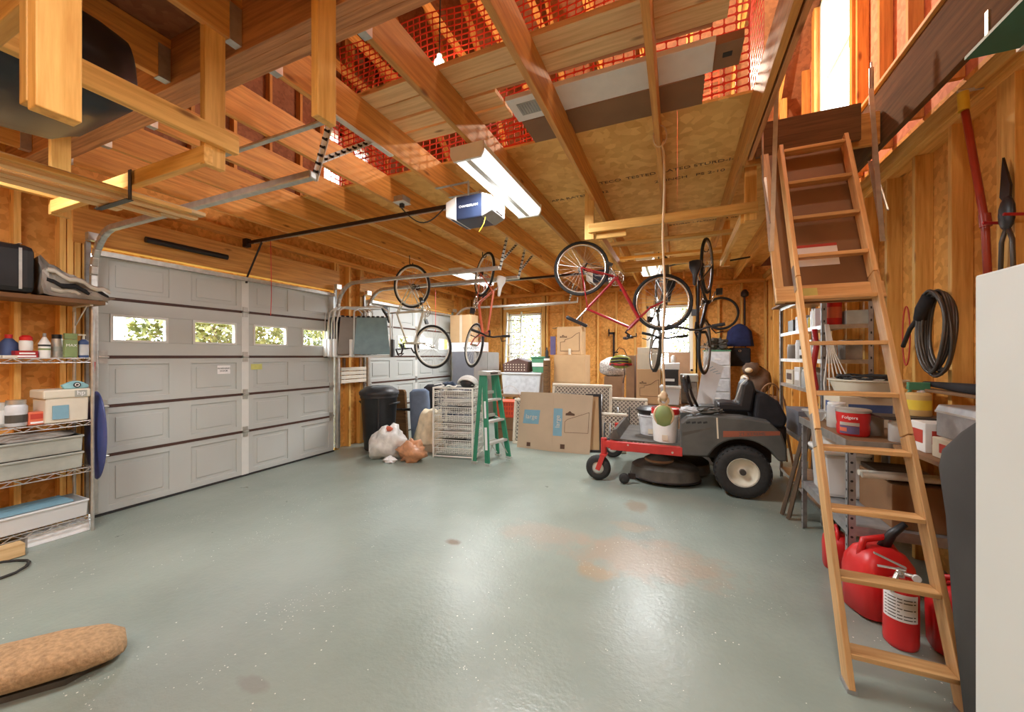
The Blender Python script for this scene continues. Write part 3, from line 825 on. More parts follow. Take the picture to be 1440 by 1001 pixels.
fence('safety_fence', (-3.6, 5.7, 0), (.50, 5.75, 0), 3.27, 5.3, 'orange mesh safety fence hung across the attic behind the front fence', .10, .07, .08, 4)
fence('safety_fence', (.53, 3.05, 0), (.53, 3.62, 0), 3.27, 4.7, 'short orange mesh safety fence beside the stair hatch', seed=9)
fence('safety_fence', (-4.75, 4.1, 0), (-4.75, 5.5, 0), 3.8, 5.2, 'orange mesh safety fence over the attic gable windows', .09, .07, .03, 12)

# ------------------------------------------------ folding attic ladder and its hatch
hx0, hx1 = .58, 1.14
o = T('attic_hatch_frame', 'dark brown wooden frame lining the hatch above the attic ladder', 'hatch frame', (.92, 2.7, 3.0))
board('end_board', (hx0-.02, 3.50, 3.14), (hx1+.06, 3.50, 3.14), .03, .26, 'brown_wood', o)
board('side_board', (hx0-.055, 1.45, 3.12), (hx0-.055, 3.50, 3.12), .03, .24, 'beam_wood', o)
sY0, sY1, sZ1 = 2.15, 3.40, 3.02
lad = T('attic_ladder', 'tall wooden folding attic ladder leaning from the hatch down to the floor', 'ladder', (.90, sY0, 0))
D = Vector((0, sY1-sY0, sZ1)).normalized(); nrm = Vector((0, -D.z, D.y))   # towards the camera and up
def lp(x, s, off=0): return Vector((x, sY0, 0)) + D*s + nrm*off
LL = Vector((0, sY1-sY0, sZ1)).length
secs = [(.0, 1.15), (1.15, 2.12), (2.12, LL-.02)]
for k, (a, c) in enumerate(secs):
    for s in (-1, 1):
        board('rail', lp(.885+s*(.187+.0005*k), a+.002), lp(.885+s*(.187+.0005*k), c-.004), .024, .085, 'ladder_wood', lad, up=nrm)
for i in range(11):
    z = .135+.282*i
    s = z/D.z
    p = lp(.885, s)
    board('tread', (.885-.175, p.y, z), (.885+.175, p.y, z), .088, .022, 'ladder_wood', lad)
for s in (-1, 1):
    for a in (1.15, 2.12):
        c = lp(.885+s*.2015, a)
        b = B().bar(lp(.885+s*.2015, a-.09), lp(.885+s*.2015, a+.09), .004, .05, up=nrm)
        finish('section_hinge', b, 'galv', lad, world=True)
# hatch door panel behind the top section
pb = B(); a, c = 1.98, LL
M = Matrix((Vector((1, 0, 0)), D, Vector((1, 0, 0)).cross(D))).transposed().to_4x4(); M.translation = lp(.855, 0)
offp = .075 if (M.to_3x3() @ Vector((0, 0, 1))).dot(nrm) < 0 else -.075
pb.box(-.27, .27, a, c, min(offp, offp+.012), max(offp, offp+.012), M)
hp = finish('hatch_door', pb, 'hardboard', lad, world=True)
sg = 1 if offp < 0 else -1                      # sign of local z that looks at the room
for xx in (-.245, .245):
    board('hatch_stile', lp(.855+xx, a, -.052), lp(.855+xx, c, -.052), .05, .02, 'ladder_wood', lad, up=nrm)
board('cross_board', lp(.585, a+.05, -.030), lp(1.125, a+.05, -.030), .11, .02, 'ladder_wood', lad, up=nrm)
def plate(x0, x1, s0, s1, mat, nm, off=-.0625+.001):
    b = B().bar(lp((x0+x1)/2, s0, off), lp((x0+x1)/2, s1, off), x1-x0, .0015, up=nrm)
    return finish(nm, b, mat, lad, world=True)
pl = plate(.73, .95, a+.27, a+.42, 'white_paper', 'instruction_label')
plate(.73, .95, a+.415, a+.435, 'ink_red', 'label_strip', -.0595)
plate(.715, .80, a+.025, a+.08, 'label_yellow', 'warning_label', -.0185)
plate(.80, .91, 3.27-.045, 3.27-.02, 'label_yellow', 'rating_label', -.0585)
for k, s in enumerate((-1, 1)):
    x = .865+s*.285
    p0 = (x, 3.2, 3.20); p1 = (x+s*.02, 2.78, 3.12); p2 = lp(x, 2.35)
    b = B().bar(p0 if s > 0 else (x, 2.9, 3.24), p2, .004, .025, up=(1, 0, 0))
    b.bar(lp(x+s*.006, 2.35), lp(x+s*.006, 2.95, .05), .004, .02, up=(1, 0, 0))
    finish('lever_arm', b, 'galv', lad, world=True)
    b = B().tube([(x+s*.02, 3.25, 3.40), (x+s*.02, 3.22, 2.72), (x+s*.015, 3.02, 2.35)], .006, 6)
    b.cyl((x+s*.02, 3.25, 3.36), (x+s*.02, 3.25, 3.12), .013)
    finish('spring_rod', b, 'galv', lad, world=True, smooth=2)
for s in (-1, 1):
    finish('foot_cap', B().box(.885+s*.187-.018, .885+s*.187+.018, sY0-.035, sY0+.05, 0, .02), 'galv_dull', lad, world=True)

# ------------------------------------------------ timber rack with cargo box, upper left
rk = T('storage_rack', 'timber rack of hanging posts and rails carrying the black cargo box', 'rack', (-2.0, .8, 2.36))
board('post', (-2.02, 1.11, 2.36), (-2.02, 1.11, 3.2), .038, .089, 'pine', rk, up=(0, 1, 0))
board('post', (-1.33, 1.14, 2.43), (-1.33, 1.14, 3.0), .038, .09, 'pine', rk, up=(0, 1, 0))
board('post', (-1.36, .41, 2.04), (-1.36, .41, 3.2), .045, .075, 'pine', rk, up=(0, 1, 0))
board('post', (-1.40, .40, 2.06), (-1.40, .40, 2.46), .04, .06, 'pine', rk, up=(0, 1, 0))
board('rail', (-1.99, -.6, 2.50), (-1.99, 1.20, 2.50), .038, .089, 'pine', rk)
board('rail', (-3.6, 1.08, 2.405), (-2.0, 1.08, 2.405), .038, .075, 'pine', rk)
board('rail', (-3.6, .42, 2.405), (-1.425, .42, 2.405), .038, .075, 'pine', rk)
board('rail', (-3.6, -.6, 2.50), (-3.6, 1.20, 2.50), .038, .089, 'pine', rk)
board('post', (-3.62, 1.11, 2.36), (-3.62, 1.11, 3.2), .038, .089, 'pine', rk, up=(0, 1, 0))
cg = T('cargo_box', 'black rooftop cargo box with glossy rounded underside on the timber rack', 'cargo box', (-2.5, 0, 2.45))
def hull(z0, z1, g):
    b = B(); prof = []
    n = 28
    sections = []
    for (y, k, zb) in ((-.84, .55, .10), (-.78, .85, .02), (-.4, 1, 0), (.3, 1, 0), (.62, .99, .0), (.80, .92, .015), (.90, .78, .055), (.94, .55, .12)):
        ring = []
        for j in range(n):
            a = 2*math.pi*j/n; cx, sx_ = math.cos(a), math.sin(a)
            e = 4; x = .36*k*math.copysign(abs(cx)**(2/e), cx); z = math.copysign(abs(sx_)**(2/e), sx_)
            zz = (.22+g*z*.22)
            if z < 0: zz = max(zz, zb+0); zz = zb+(zz-0)*(1-zb/.22)
            else: x *= 1-.18*z
            zz = min(max(zz, 0), .5)
            ring.append(b.bm.verts.new((-2.47+x, y, 2.455+zz*1.05)))
        sections.append(ring)
    for r1, r2 in zip(sections, sections[1:]):
        for j in range(n): b.bm.faces.new((r1[j], r1[(j+1) % n], r2[(j+1) % n], r2[j]))
    b.bm.faces.new(sections[0][::-1]); b.bm.faces.new(sections[-1])
    return b
finish('shell', hull(0, 1, 1), 'black_plastic', cg, world=True, smooth=2)
finish('lid_rim', B().tube([(-2.47+.30*math.cos(a)*(1 if abs(math.cos(a)) < .7 else 1.19), +.05+(.84)*math.sin(a), 2.69) for a in [i*math.pi/16 for i in range(32)]], .012, 6, closed=True), 'black_rubber', cg, world=True, smooth=True)
# sticks of lumber on two hooks under the rack
rnd = random.Random(4)
for i, (x, z, l, w_, h_, yend, m) in enumerate(((-2.72, 2.367, 0, .05, .022, 1.44, 'pale_pine'), (-2.76, 2.345, 0, .045, .02, 1.42, 'pale_pine'), (-2.83, 2.345, 0, .05, .02, 1.36, 'pale_pine'), (-2.90, 2.345, 0, .05, .02, 1.30, 'pale_pine'), (-2.82, 2.322, 0, .05, .018, 1.26, 'pale_pine'), (-2.90, 2.322, 0, .06, .018, 1.12, 'pale_pine'), (-2.66, 2.345, 0, .035, .02, 1.34, 'pine'))):
    o = board('lumber_stick', (x, -.7, z-.02), (x, yend, z-.02), w_*1.15, h_, m)
    tag(o, ['pale trim stick lying on top of the lumber bundle, reaching furthest towards the door', 'pale stick in the lumber bundle just under the topmost one', 'pale stick in the very middle of the lumber bundle',
            'pale stick at the far edge of the lumber bundle', 'short pale stick on the underside of the lumber bundle', 'shortest pale stick at the lower far side of the lumber bundle', 'narrow darker stick at the near edge of the lumber bundle'][i], 'lumber', 'lumber sticks hung under the ceiling')
for y in (.2, 1.05):
    o = T('rack_hook', 'metal strap hook under the rack holding the lumber bundle, %s one' % ('nearer' if y < .5 else 'farther'), 'hook', (-2.8, y, 2.30))
    b = B().bar((-2.62, y, 2.285), (-2.96, y, 2.285), .03, .004).bar((-2.62, y, 2.283), (-2.62, y, 2.44), .03, .004, up=(0, 1, 0)).bar((-2.96, y, 2.283), (-2.96, y, 2.44), .03, .004, up=(0, 1, 0))
    finish('strap', b, 'black_metal', o, world=True)

# ------------------------------------------------ bike rack of 2x4s
br = T('bike_rack', 'hanging timber frame of posts and cross rails over the mower, holding bikes', 'rack', (-.08, 4.7, 2.6))
for (y, zt) in ((3.80, 2.72), (5.60, 2.74)):
    board('cross_rail', (-.80, y-.035, zt), (.62, y-.035, zt), .038, .085, 'pine', br)
    for x in (-.80, .57): board('post', (x+.0, y, 2.62), (x+.0, y, 3.2), .089, .036, 'pine', br, up=(0, 1, 0))
    board('end_block', (-.74, y+.03, zt-.03), (-.45, y+.03, zt-.03), .038, .13, 'pine', br)
board('side_rail', (-.70, 3.84, 2.66), (-.70, 5.56, 2.66), .038, .089, 'pine', br)
board('side_rail', (.52, 3.84, 2.66), (.52, 5.56, 2.66), .038, .089, 'pine', br)
board('cross_rail', (-.80, 4.70, 2.80), (.62, 4.70, 2.80), .089, .038, 'pine', br)
board('cross_rail', (-.80, 5.95, 2.93), (.62, 5.95, 2.93), .089, .038, 'pine', br)
o = finish('black_tube', B().tube([(-.2, 6.2, 2.72), (-.2, 6.2, 2.80), (.0, 6.18, 2.83), (.5, 6.1, 2.84), (.6, 6.05, 2.78), (.9, 6.0, 2.80)], .012, 7), 'black_metal', smooth=True); tag(o, 'bent dark metal bar lying over the rear rack rail', 'bar')
# ================================================================ BICYCLES
def wheel(b_name, parent, cx, cz, r, tire_mat, rim_mat, fender=None):
    w = finish(b_name, B().ring((cx, 0, cz), r-.018, .018, 'y', 40, 8), tire_mat, parent, smooth=True)
    finish('rim', B().ring((cx, 0, cz), r-.044, .013, 'y', 40, 6), rim_mat, w, smooth=True)
    b = B()
    for i in range(28):
        a = 2*math.pi*i/28; s = 1 if i % 2 else -1; a2 = a+.5*(1 if i % 4 < 2 else -1)
        b.tube([(cx+.018*math.cos(a2), s*.025, cz+.018*math.sin(a2)), (cx+(r-.045)*math.cos(a), 0, cz+(r-.045)*math.sin(a))], .0014, 4)
    finish('spokes', b, 'galv', w)
    finish('hub', B().cyl((cx, -.045, cz), (cx, .045, cz), .017, n=10), 'chrome', w, smooth=2)
    return w
def bicycle(label, rear, front, up, frame, saddle='black_plastic', rim='chrome', tire='black_rubber', bars='flat', fenders=False, r=.335):
    rear, front, up = Vector(rear), Vector(front), Vector(up)
    X_ = (front-rear); WBs = X_.length; X_.normalize(); Z_ = (up-X_*up.dot(X_)).normalized(); Y_ = Z_.cross(X_)
    M = Matrix((X_, Y_, Z_)).transposed().to_4x4(); M.translation = rear - Z_*r
    o = T('bicycle', label, 'bicycle', M=M, group='bicycles hung from the ceiling')
    W = WBs; bb = (.43, 0, r-.06); sc = (.27, 0, r+.42); ht = (W-.21, 0, r+.42); hb = (W-.16, 0, r+.28)
    b = B()
    b.tube([bb, sc], .017).tube([sc, ht], .015).tube([bb, hb], .021).tube([ht, hb], .022)
    for s in (-1, 1):
        b.tube([(bb[0]-.03, s*.03, bb[2]), (0, s*.06, r)], .009, 6).tube([(sc[0], s*.015, sc[2]-.02), (0, s*.06, r)], .008, 6)
    b.cyl((bb[0], -.035, bb[2]), (bb[0], .035, bb[2]), .024)
    fr = finish('frame', b, frame, o, smooth=2)
    b = B().tube([ht, (ht[0]-.008, 0, ht[2]+.03)], .016).cyl((hb[0]+.01, -.06, hb[2]-.03), (hb[0]+.01, .06, hb[2]-.03), .016)
    for s in (-1, 1): b.tube([(hb[0]+.01, s*.055, hb[2]-.03), (hb[0]+.06, s*.055, r+.12), (W, s*.055, r)], [.014, .012, .009], 7)
    finish('fork', b, frame, o, smooth=2)
    wheel('wheel', o, 0, r, r, tire, rim); wheel('wheel', o, W, r, r, tire, rim)
    sp = (sc[0]-.055, 0, sc[2]+.17)
    finish('seat_post', B().tube([sc, sp], .013), 'chrome', o, smooth=2)
    b = B().prism([(sp[0]-.12, .065), (sp[0]-.13, .02), (sp[0]-.13, -.02), (sp[0]-.12, -.065), (sp[0]-.05, -.06), (sp[0]+.03, -.025), (sp[0]+.14, -.016), (sp[0]+.155, 0), (sp[0]+.14, .016), (sp[0]+.03, .025), (sp[0]-.05, .06)], 'z', sp[2], sp[2]+.04)
    finish('saddle', b, saddle, o, bevel=.012, smooth=True)
    st = (ht[0]-.02, 0, ht[2]+.07); sf = (ht[0]+.06, 0, ht[2]+.09)
    b = B().tube([(ht[0]-.008, 0, ht[2]+.02), st, sf], .013)
    if bars == 'flat':
        b.tube([(sf[0]-.05, -.29, sf[2]+.03), (sf[0]-.02, -.12, sf[2]+.03), (sf[0], -.05, sf[2]), (sf[0], .05, sf[2]), (sf[0]-.02, .12, sf[2]+.03), (sf[0]-.05, .29, sf[2]+.03)], .012)
    else:
        for s in (-1, 1): b.tube([(sf[0], 0, sf[2]), (sf[0], s*.19, sf[2]), (sf[0]+.08, s*.2, sf[2]-.01), (sf[0]+.09, s*.2, sf[2]-.08), (sf[0]+.03, s*.2, sf[2]-.13), (sf[0]-.05, s*.2, sf[2]-.12)], .014)
    hbar = finish('handlebar', b, 'black_metal', o, smooth=True)
    for s in (-1, 1):
        finish('grip', B().cyl((sf[0]-.05, s*.29, sf[2]+.03) if bars == 'flat' else (sf[0]+.03, s*.2, sf[2]-.13), (sf[0]-.03, s*.17, sf[2]+.03) if bars == 'flat' else (sf[0]-.05, s*.2, sf[2]-.12), .018), 'black_rubber', hbar, smooth=2)
        finish('brake_lever', B().tube([(sf[0]-.01, s*.16, sf[2]+.02), (sf[0]+.04, s*.20, sf[2]-.01), (sf[0]+.02, s*.27, sf[2]-.03)] if bars == 'flat' else [(sf[0]+.08, s*.2, sf[2]), (sf[0]+.12, s*.2, sf[2]-.04), (sf[0]+.10, s*.2, sf[2]-.12)], .007, 6), 'black_metal', hbar)
    b = B().ring((bb[0], -.045, bb[2]), .088, .006, 'y', 28, 5).ring((bb[0], -.045, bb[2]), .06, .005, 'y', 24, 5)
    for i in range(5):
        a = i*2*math.pi/5; b.tube([(bb[0], -.045, bb[2]), (bb[0]+.086*math.cos(a), -.045, bb[2]+.086*math.sin(a))], .006, 5)
    for s, a in ((-1, .6), (1, .6+math.pi)):
        b.tube([(bb[0], s*.05, bb[2]), (bb[0]+.165*math.cos(a), s*.07, bb[2]+.165*math.sin(a))], .009, 6)
    ck = finish('crankset', b, 'chrome', o, smooth=True)
    for s, a in ((-1, .6), (1, .6+math.pi)):
        px_, pz_ = bb[0]+.165*math.cos(a), bb[2]+.165*math.sin(a)
        finish('pedal', B().box(px_-.04, px_+.04, *sorted((s*.08, s*.15)), pz_-.012, pz_+.012), 'black_plastic', ck)
    b = B().tube([(bb[0], -.045, bb[2]+.088), (0, -.045, r+.035)], .004, 4).tube([(bb[0], -.045, bb[2]-.088), (.03, -.045, r-.09), (0, -.045, r-.035)], .004, 4).ring((0, -.045, r), .035, .012, 'y', 16, 5)
    finish('chain', b, 'black_metal', o)
    b = B().tube([(.0, -.06, r), (.03, -.06, r-.05), (.03, -.05, r-.1)], .01, 6)
    finish('derailleur', b, 'black_metal', o)
    if fenders:
        for cx in (0, W):
            a0, a1 = (.3, 3.0) if cx == 0 else (.2, 2.2)
            b = B(); n = 18; R2 = r+.015; prev = None
            for i in range(n+1):
                a = a0+(a1-a0)*i/n; p = (cx+R2*math.cos(a), R2*math.sin(a)+r)
                q = [b.bm.verts.new((p[0], s_*.028, p[1]-(0 if s_ == 0 else .006))) for s_ in (-1, -.3, .3, 1)]
                if prev:
                    for j in range(3): b.bm.faces.new((prev[j], prev[j+1], q[j+1], q[j]))
                prev = q
            f = finish('fender', b, 'dusty_black', o, smooth=True); md = f.modifiers.new('t', 'SOLIDIFY'); md.thickness = .003
    return o
bicycle('red bicycle with silver rims hung upside down from the bike rack', (-1.08, 4.65, 2.54), (-.16, 4.83, 2.10), (.0, .0, -1), 'red_paint', bars='flat')
bicycle('cream road bicycle hung by its rear wheel in front of the far garage door', (-3.75, 4.81, 2.54), (-3.43, 4.90, 1.61), (-1, -.03, 0), 'cream_paint', bars='drop', rim='white_wire')
bicycle('coral bicycle with white saddle hung upright by its rear wheel', (-2.63, 5.07, 2.68), (-2.78, 5.02, 1.63), (.79, -.62, 0), 'coral_paint', saddle='white_plastic', rim='white_wire', bars='flat')
bicycle('dark bicycle seen end on, hanging behind the front wheel of the red bicycle', (-.22, 5.98, 2.56), (-.30, 6.0, 1.58), (.25, -1, 0), 'dusty_black', bars='flat', fenders=True)
bicycle('black bicycle seen end on, hanging right of the red bicycle', (.33, 5.2, 2.56), (.30, 5.15, 1.58), (-.25, -1, 0), 'black_metal', rim='galv_dull', bars='flat')
def hook(x, y, z, label):
    o = one('bike_hook', B().tube([(0, 0, .12), (0, 0, 0), (.02, 0, -.03), (.05, 0, -.03), (.065, 0, 0)], .007, 6), 'black_metal', label, 'hook', (x, y, z), group='bike hooks')
    return o
hook(-3.79, 4.81, 2.90, 'screw hook in the joist above the cream bicycle')
hook(-2.66, 5.07, 2.96, 'screw hook in the joist above the coral bicycle')
hook(-.25, 5.97, 2.86, 'screw hook above the dark end on bicycle behind the red bicycle')
hook(.31, 5.60, 2.86, 'screw hook above the black end on bicycle right of the red bicycle')
# things hung high on the back wall
o = finish('spare_tire', B().ring((0, 0, 0), .31, .024, 'y', 40, 8), 'black_rubber', smooth=True); o.location = (.80, 8.775, 2.33); tag(o, 'loose black bicycle tire hanging on the back wall right of the window', 'tire')
o = T('hanging_trimmer', 'long thin dark garden tool hanging by its handle near the back right corner', 'tool', (1.22, 8.775, 1.9))
finish('shaft', B().cyl((1.22, 8.775, 1.9), (1.22, 8.775, 2.68), .018), 'black_metal', o, world=True); finish('head', B().lathe([(.02, 2.62), (.07, 2.66), (.07, 2.72), (.03, 2.78)], (1.22, 8.775, 0), 14), 'black_plastic', o, world=True, smooth=2)
b = B()
secs_ = ((2.10, .03, .06), (2.05, .12, .10), (1.95, .20, .13), (1.80, .22, .13), (1.66, .24, .12))
rings = []
for (z, hw, th) in secs_:
    rings.append([b.bm.verts.new((hw*math.cos(a)*(1+.08*math.sin(5*a)), th*math.sin(a)*.5*(1+.15*math.sin(7*a)), z-1.66)) for a in [2*math.pi*i/22 for i in range(22)]])
for r1, r2 in zip(rings, rings[1:]):
    for j in range(22): b.bm.faces.new((r1[j], r1[(j+1) % 22], r2[(j+1) % 22], r2[j]))
b.bm.faces.new(rings[0]); b.bm.faces.new(rings[-1])
one('jacket', b, 'blue_cloth', 'dark blue jacket hanging on a nail near the back right corner', 'jacket', (1.12, 8.68, 1.66), smooth=True)
b = B().box(-.19, .19, -.06, .06, 0, .36)
o = T('tool_bag', 'black fabric bag hanging below the blue jacket', 'bag', (1.12, 8.72, 1.27)); finish('bag', b, 'black_fabric', o, bevel=.03)
finish('strap', B().tube([(-.12, -.05, .33), (-.08, -.07, .42), (.08, -.07, .42), (.12, -.05, .33)], .012, 6), 'black_fabric', o)
finish('buckle', B().ring((.0, -.075, .30), .02, .005, 'y', 12, 5), 'chrome', o)
o = T('hang_clamp', 'dark clamp hanging on the back wall right of the stacked boxes', 'clamp', (-1.30, 8.75, 1.45))
finish('bar', B().box(-.02, .02, -.02, .0, 0, .55).box(-.12, .02, -.02, 0, .50, .55).box(-.12, -.09, -.02, 0, .46, .62), 'black_metal', o); finish('handle', B().cyl((-.02, -.03, .1), (.1, -.03, .1), .015), 'black_metal', o)
o = T('hanging_pliers', 'small dark pliers hanging on the back wall above the stacked boxes', 'pliers', (-2.02, 8.75, 2.25))
finish('jaws', B().tube([(0, 0, .0), (-.03, 0, -.1)], .008, 6).tube([(0, 0, 0), (.02, 0, .14)], .006, 6), 'tool_metal', o); finish('handle', B().tube([(0, 0, 0), (.05, 0, -.12)], .01, 6).tube([(0, 0, 0), (-.05, 0, -.12)], .01, 6), 'red_plastic', o)
o = one('metal_pipe', B().cyl((-3.9, 8.55, 2.62), (-1.95, 8.05, 2.62), .022).cyl((-1.95, 8.05, 2.62), (-1.95, 8.05, 2.72), .014), 'stained_pipe', 'pale pipe hung level across the back wall above the left window', 'pipe')
# ================================================================ LEFT WIRE SHELVING AND WHAT STANDS ON IT
sx0, sx1, sy0, sy1 = -4.86, -4.53, .62, 1.575
ws = T('wire_shelving', 'steel wire shelving unit against the left wall beside the near garage door', 'shelving', (-4.70, 1.1, 0))
for x in (sx0, sx1):
    for y in (sy0, sy1):
        finish('post', B().cyl((x, y, 0), (x, y, 1.86), .012, n=10), 'galv', ws, world=True, smooth=2)
LV = (.13, .54, .93, 1.452)
for z in LV:
    b = B()
    for y in (sy0, sy1): b.cyl((sx0, y, z), (sx1, y, z), .004, n=6).cyl((sx0, y, z-.035), (sx1, y, z-.035), .004, n=6)
    for x in (sx0, sx1):
        b.cyl((x, sy0, z), (x, sy1, z), .004, n=6).cyl((x, sy0, z-.035), (x, sy1, z-.035), .004, n=6)
        n = 18
        for i in range(n):
            ya = sy0+(sy1-sy0)*i/n; yb = sy0+(sy1-sy0)*(i+1)/n
            b.cyl((x, ya, z-.035*(i % 2)), (x, yb, z-.035*((i+1) % 2)), .003, n=5, cap=False)
    for i in range(1, 30):
        y = sy0+(sy1-sy0)*i/30; b.cyl((sx0, y, z+.001), (sx1, y, z+.001), .002, n=5, cap=False)
    finish('wire_shelf', b, 'galv', ws, world=True)
o = board('plank_shelf', (-4.72, .3, 1.925), (-4.72, 1.66, 1.925), .36, .035, 'hardboard'); tag(o, 'weathered plank shelf above the wire shelving, holding the black case', 'shelf')
for y in (.6, 1.58):
    o = T('shelf_bracket', 'metal bracket under the plank shelf, %s the door track' % ('beside' if y > 1 else 'far from'), 'bracket', (-4.88, y, 1.75), group='shelf brackets')
    finish('arm', B().box(-4.88, -4.56, y-.01, y+.01, 1.895, 1.907).box(-4.88, -4.87, y-.01, y+.01, 1.70, 1.907).bar((-4.875, y, 1.72), (-4.65, y, 1.895), .008, .008), 'white_trim', o, world=True)
zt = 1.945
o = T('hard_case', 'black moulded case with silver strips, standing on the plank shelf', 'case', (-4.70, 1.02, zt))
finish('case', B().box(-.14, .16, -.26, .25, 0, .37), 'black_plastic', o, bevel=.045)
for y in (-.02, .17): finish('strip', B().box(.16, .165, y-.008, y+.008, .03, .34).box(.0, .165, y-.008, y+.008, .3701, .3735), 'galv', o)
finish('latch', B().box(.16, .178, -.14, -.07, .16, .24), 'galv', o, bevel=.004)
# folded tarp
b = B(); rnd = random.Random(2)
rows = []
for i in range(13):
    t = i/12; y = -.17+.40*t; hgt = .27*(1-t)**.8+.03; row = []
    for j in range(14):
        u = j/13; a = math.pi*u; x = -.15*math.cos(a)*(1+.1*t); z = math.sin(a)*hgt
        n_ = noise.noise(Vector((x*9, y*9, z*9)))*.05
        row.append(b.bm.verts.new((x+n_, y+noise.noise(Vector((z*12, x*9, 3)))*.05, max(0, z+n_*.9))))
    rows.append(row)
for r1, r2 in zip(rows, rows[1:]):
    for j in range(13): b.bm.faces.new((r1[j], r1[j+1], r2[j+1], r2[j]))
for r in (rows[0][::-1], rows[-1]): b.bm.faces.new(r)
o = T('folded_tarp', 'crumpled grey and cream tarp folded on the end of the plank shelf', 'tarp', (-4.68, 1.47, zt+.001))
finish('tarp', b, 'tarp', o)
for k, (za, zb) in enumerate(((.20, .07), (.12, .035), (.07, .02))):
    pts = [(.15-.02*k, -.15+.36*i/9, za+(zb-za)*i/9+.015*math.sin(i*1.7+k)) for i in range(10)]
    q = B()
    prev = None
    for p_ in pts:
        r_ = [q.bm.verts.new((p_[0]+dx, p_[1], p_[2]+dz)) for dx, dz in ((0, .022), (.018, .006), (.012, -.02), (-.02, -.004))]
        if prev:
            for j in range(4): q.bm.faces.new((prev[j], prev[(j+1) % 4], r_[(j+1) % 4], r_[j]))
        prev = r_
    finish('fold', q, 'tarp_pale' if k != 1 else 'black_fabric', o, smooth=True)
# bottles on the upper wire shelf
zs = 1.457
def can(y, x, r, h, mat, capmat, label, name='spray_can', cat='can', shoulder=.03, bands=(), cr=.6, ch=.035):
    o = T(name, label, cat, (x, y, zs))
    finish('body', B().lathe([(r*.95, 0), (r, .006), (r, h-shoulder), (r*cr, h)], (0, 0, 0), 20), mat, o, smooth=2)
    for (z0, z1, m) in bands: finish('label', B().lathe([(r+.0006, z0), (r+.0006, z1)], (0, 0, 0), 20, cap=False), m, o, smooth=True)
    if capmat: finish('cap', B().lathe([(r*cr*.95, h), (r*cr*.95, h+ch)], (0, 0, 0), 16), capmat, o, smooth=2)
    return o
o = can(1.05, -4.66, .034, .20, 'yellow', 'grey_plastic', 'yellow and black can with grey cap at the left end of the top wire shelf', bands=((.03, .05, 'ink_dark'), (.08, .10, 'ink_dark'), (.13, .15, 'ink_dark')), cr=.9, ch=.05)
o = T('detergent_jug', 'dark blue jug behind the red lidded jar on the top wire shelf', 'jug', (-4.76, 1.19, zs))
finish('body', B().lathe([(.045, 0), (.05, .01), (.05, .11), (.02, .15)], (0, 0, 0), 16), 'ink_navy', o, smooth=2); finish('cap', B().cyl((0, 0, .15), (0, 0, .18), .02), 'red_plastic', o)
o = T('jar', 'small white jar with a red lid on the top wire shelf', 'jar', (-4.68, 1.255, zs+.055))
finish('body', B().lathe([(.033, 0), (.036, .01), (.036, .07), (.03, .08)], (0, 0, 0), 18), 'white_plastic', o, smooth=2); finish('lid', B().lathe([(.034, .08), (.034, .105), (.02, .12)], (0, 0, 0), 18), 'red_plastic', o, smooth=2)
o = T('small_box', 'small red and white box under the red lidded jar', 'box', (-4.68, 1.25, zs))
finish('box', B().box(-.04, .045, -.06, .055, 0, .053), 'red_paint', o); finish('label', B().box(.045, .0458, -.05, .045, .005, .018).box(.045, .0458, -.04, .04, .028, .04), 'white_paper', o)
for k, (y, l) in enumerate(((1.07, 'flat small carton lying left of the red and white box'), (1.15, 'flat cream packet lying beside the red and white box'))):
    one('packet', B().box(-.03, .03, -.035, .035, 0, .018), 'beige_plastic' if k else 'white_paper', l, 'packet', (-4.60, y, zs), bevel=.002)
o = can(1.345, -4.66, .033, .165, 'white_plastic', 'grey_plastic', 'white spray bottle with green and grey print on the top wire shelf', bands=((.06, .075, 'olive_green'), (.09, .105, 'ink_dark')), cr=.3, ch=.03, shoulder=.05)
o = can(1.425, -4.70, .033, .155, 'silver', 'black_plastic', 'silver can with wide black cap on the top wire shelf', bands=((.05, .09, 'tray_grey'),), cr=.95, ch=.035)
o = T('carton_bottle', 'tall green bottle with pale lettering on the top wire shelf', 'bottle', (-4.62, 1.475, zs))
finish('body', B().prism([(-.022, -.038), (.022, -.038), (.022, .038), (-.022, .038)], 'z', 0, .15), 'olive_green', o, bevel=.008); finish('cap', B().box(-.018, .018, -.036, .036, .152, .20), 'olive_green', o, bevel=.003)
text('lettering', 'MAX', .03, 'white_paper', o, TM(-4.5975, 1.475, zs+.10, '+x'))
o = T('pump_bottle', 'navy bottle with white pump head, last before the shelf post', 'bottle', (-4.63, 1.555, zs))
finish('body', B().lathe([(.028, 0), (.031, .008), (.031, .135), (.012, .155)], (0, 0, 0), 18), 'ink_navy', o, smooth=2)
finish('label', B().lathe([(.0316, .02), (.0316, .11)], (0, 0, 0), 18, cap=False), 'tub_grey', o, smooth=True)
finish('pump', B().cyl((0, 0, .155), (0, 0, .185), .008).box(-.01, .01, -.035, .012, .185, .197), 'cream_paint', o)
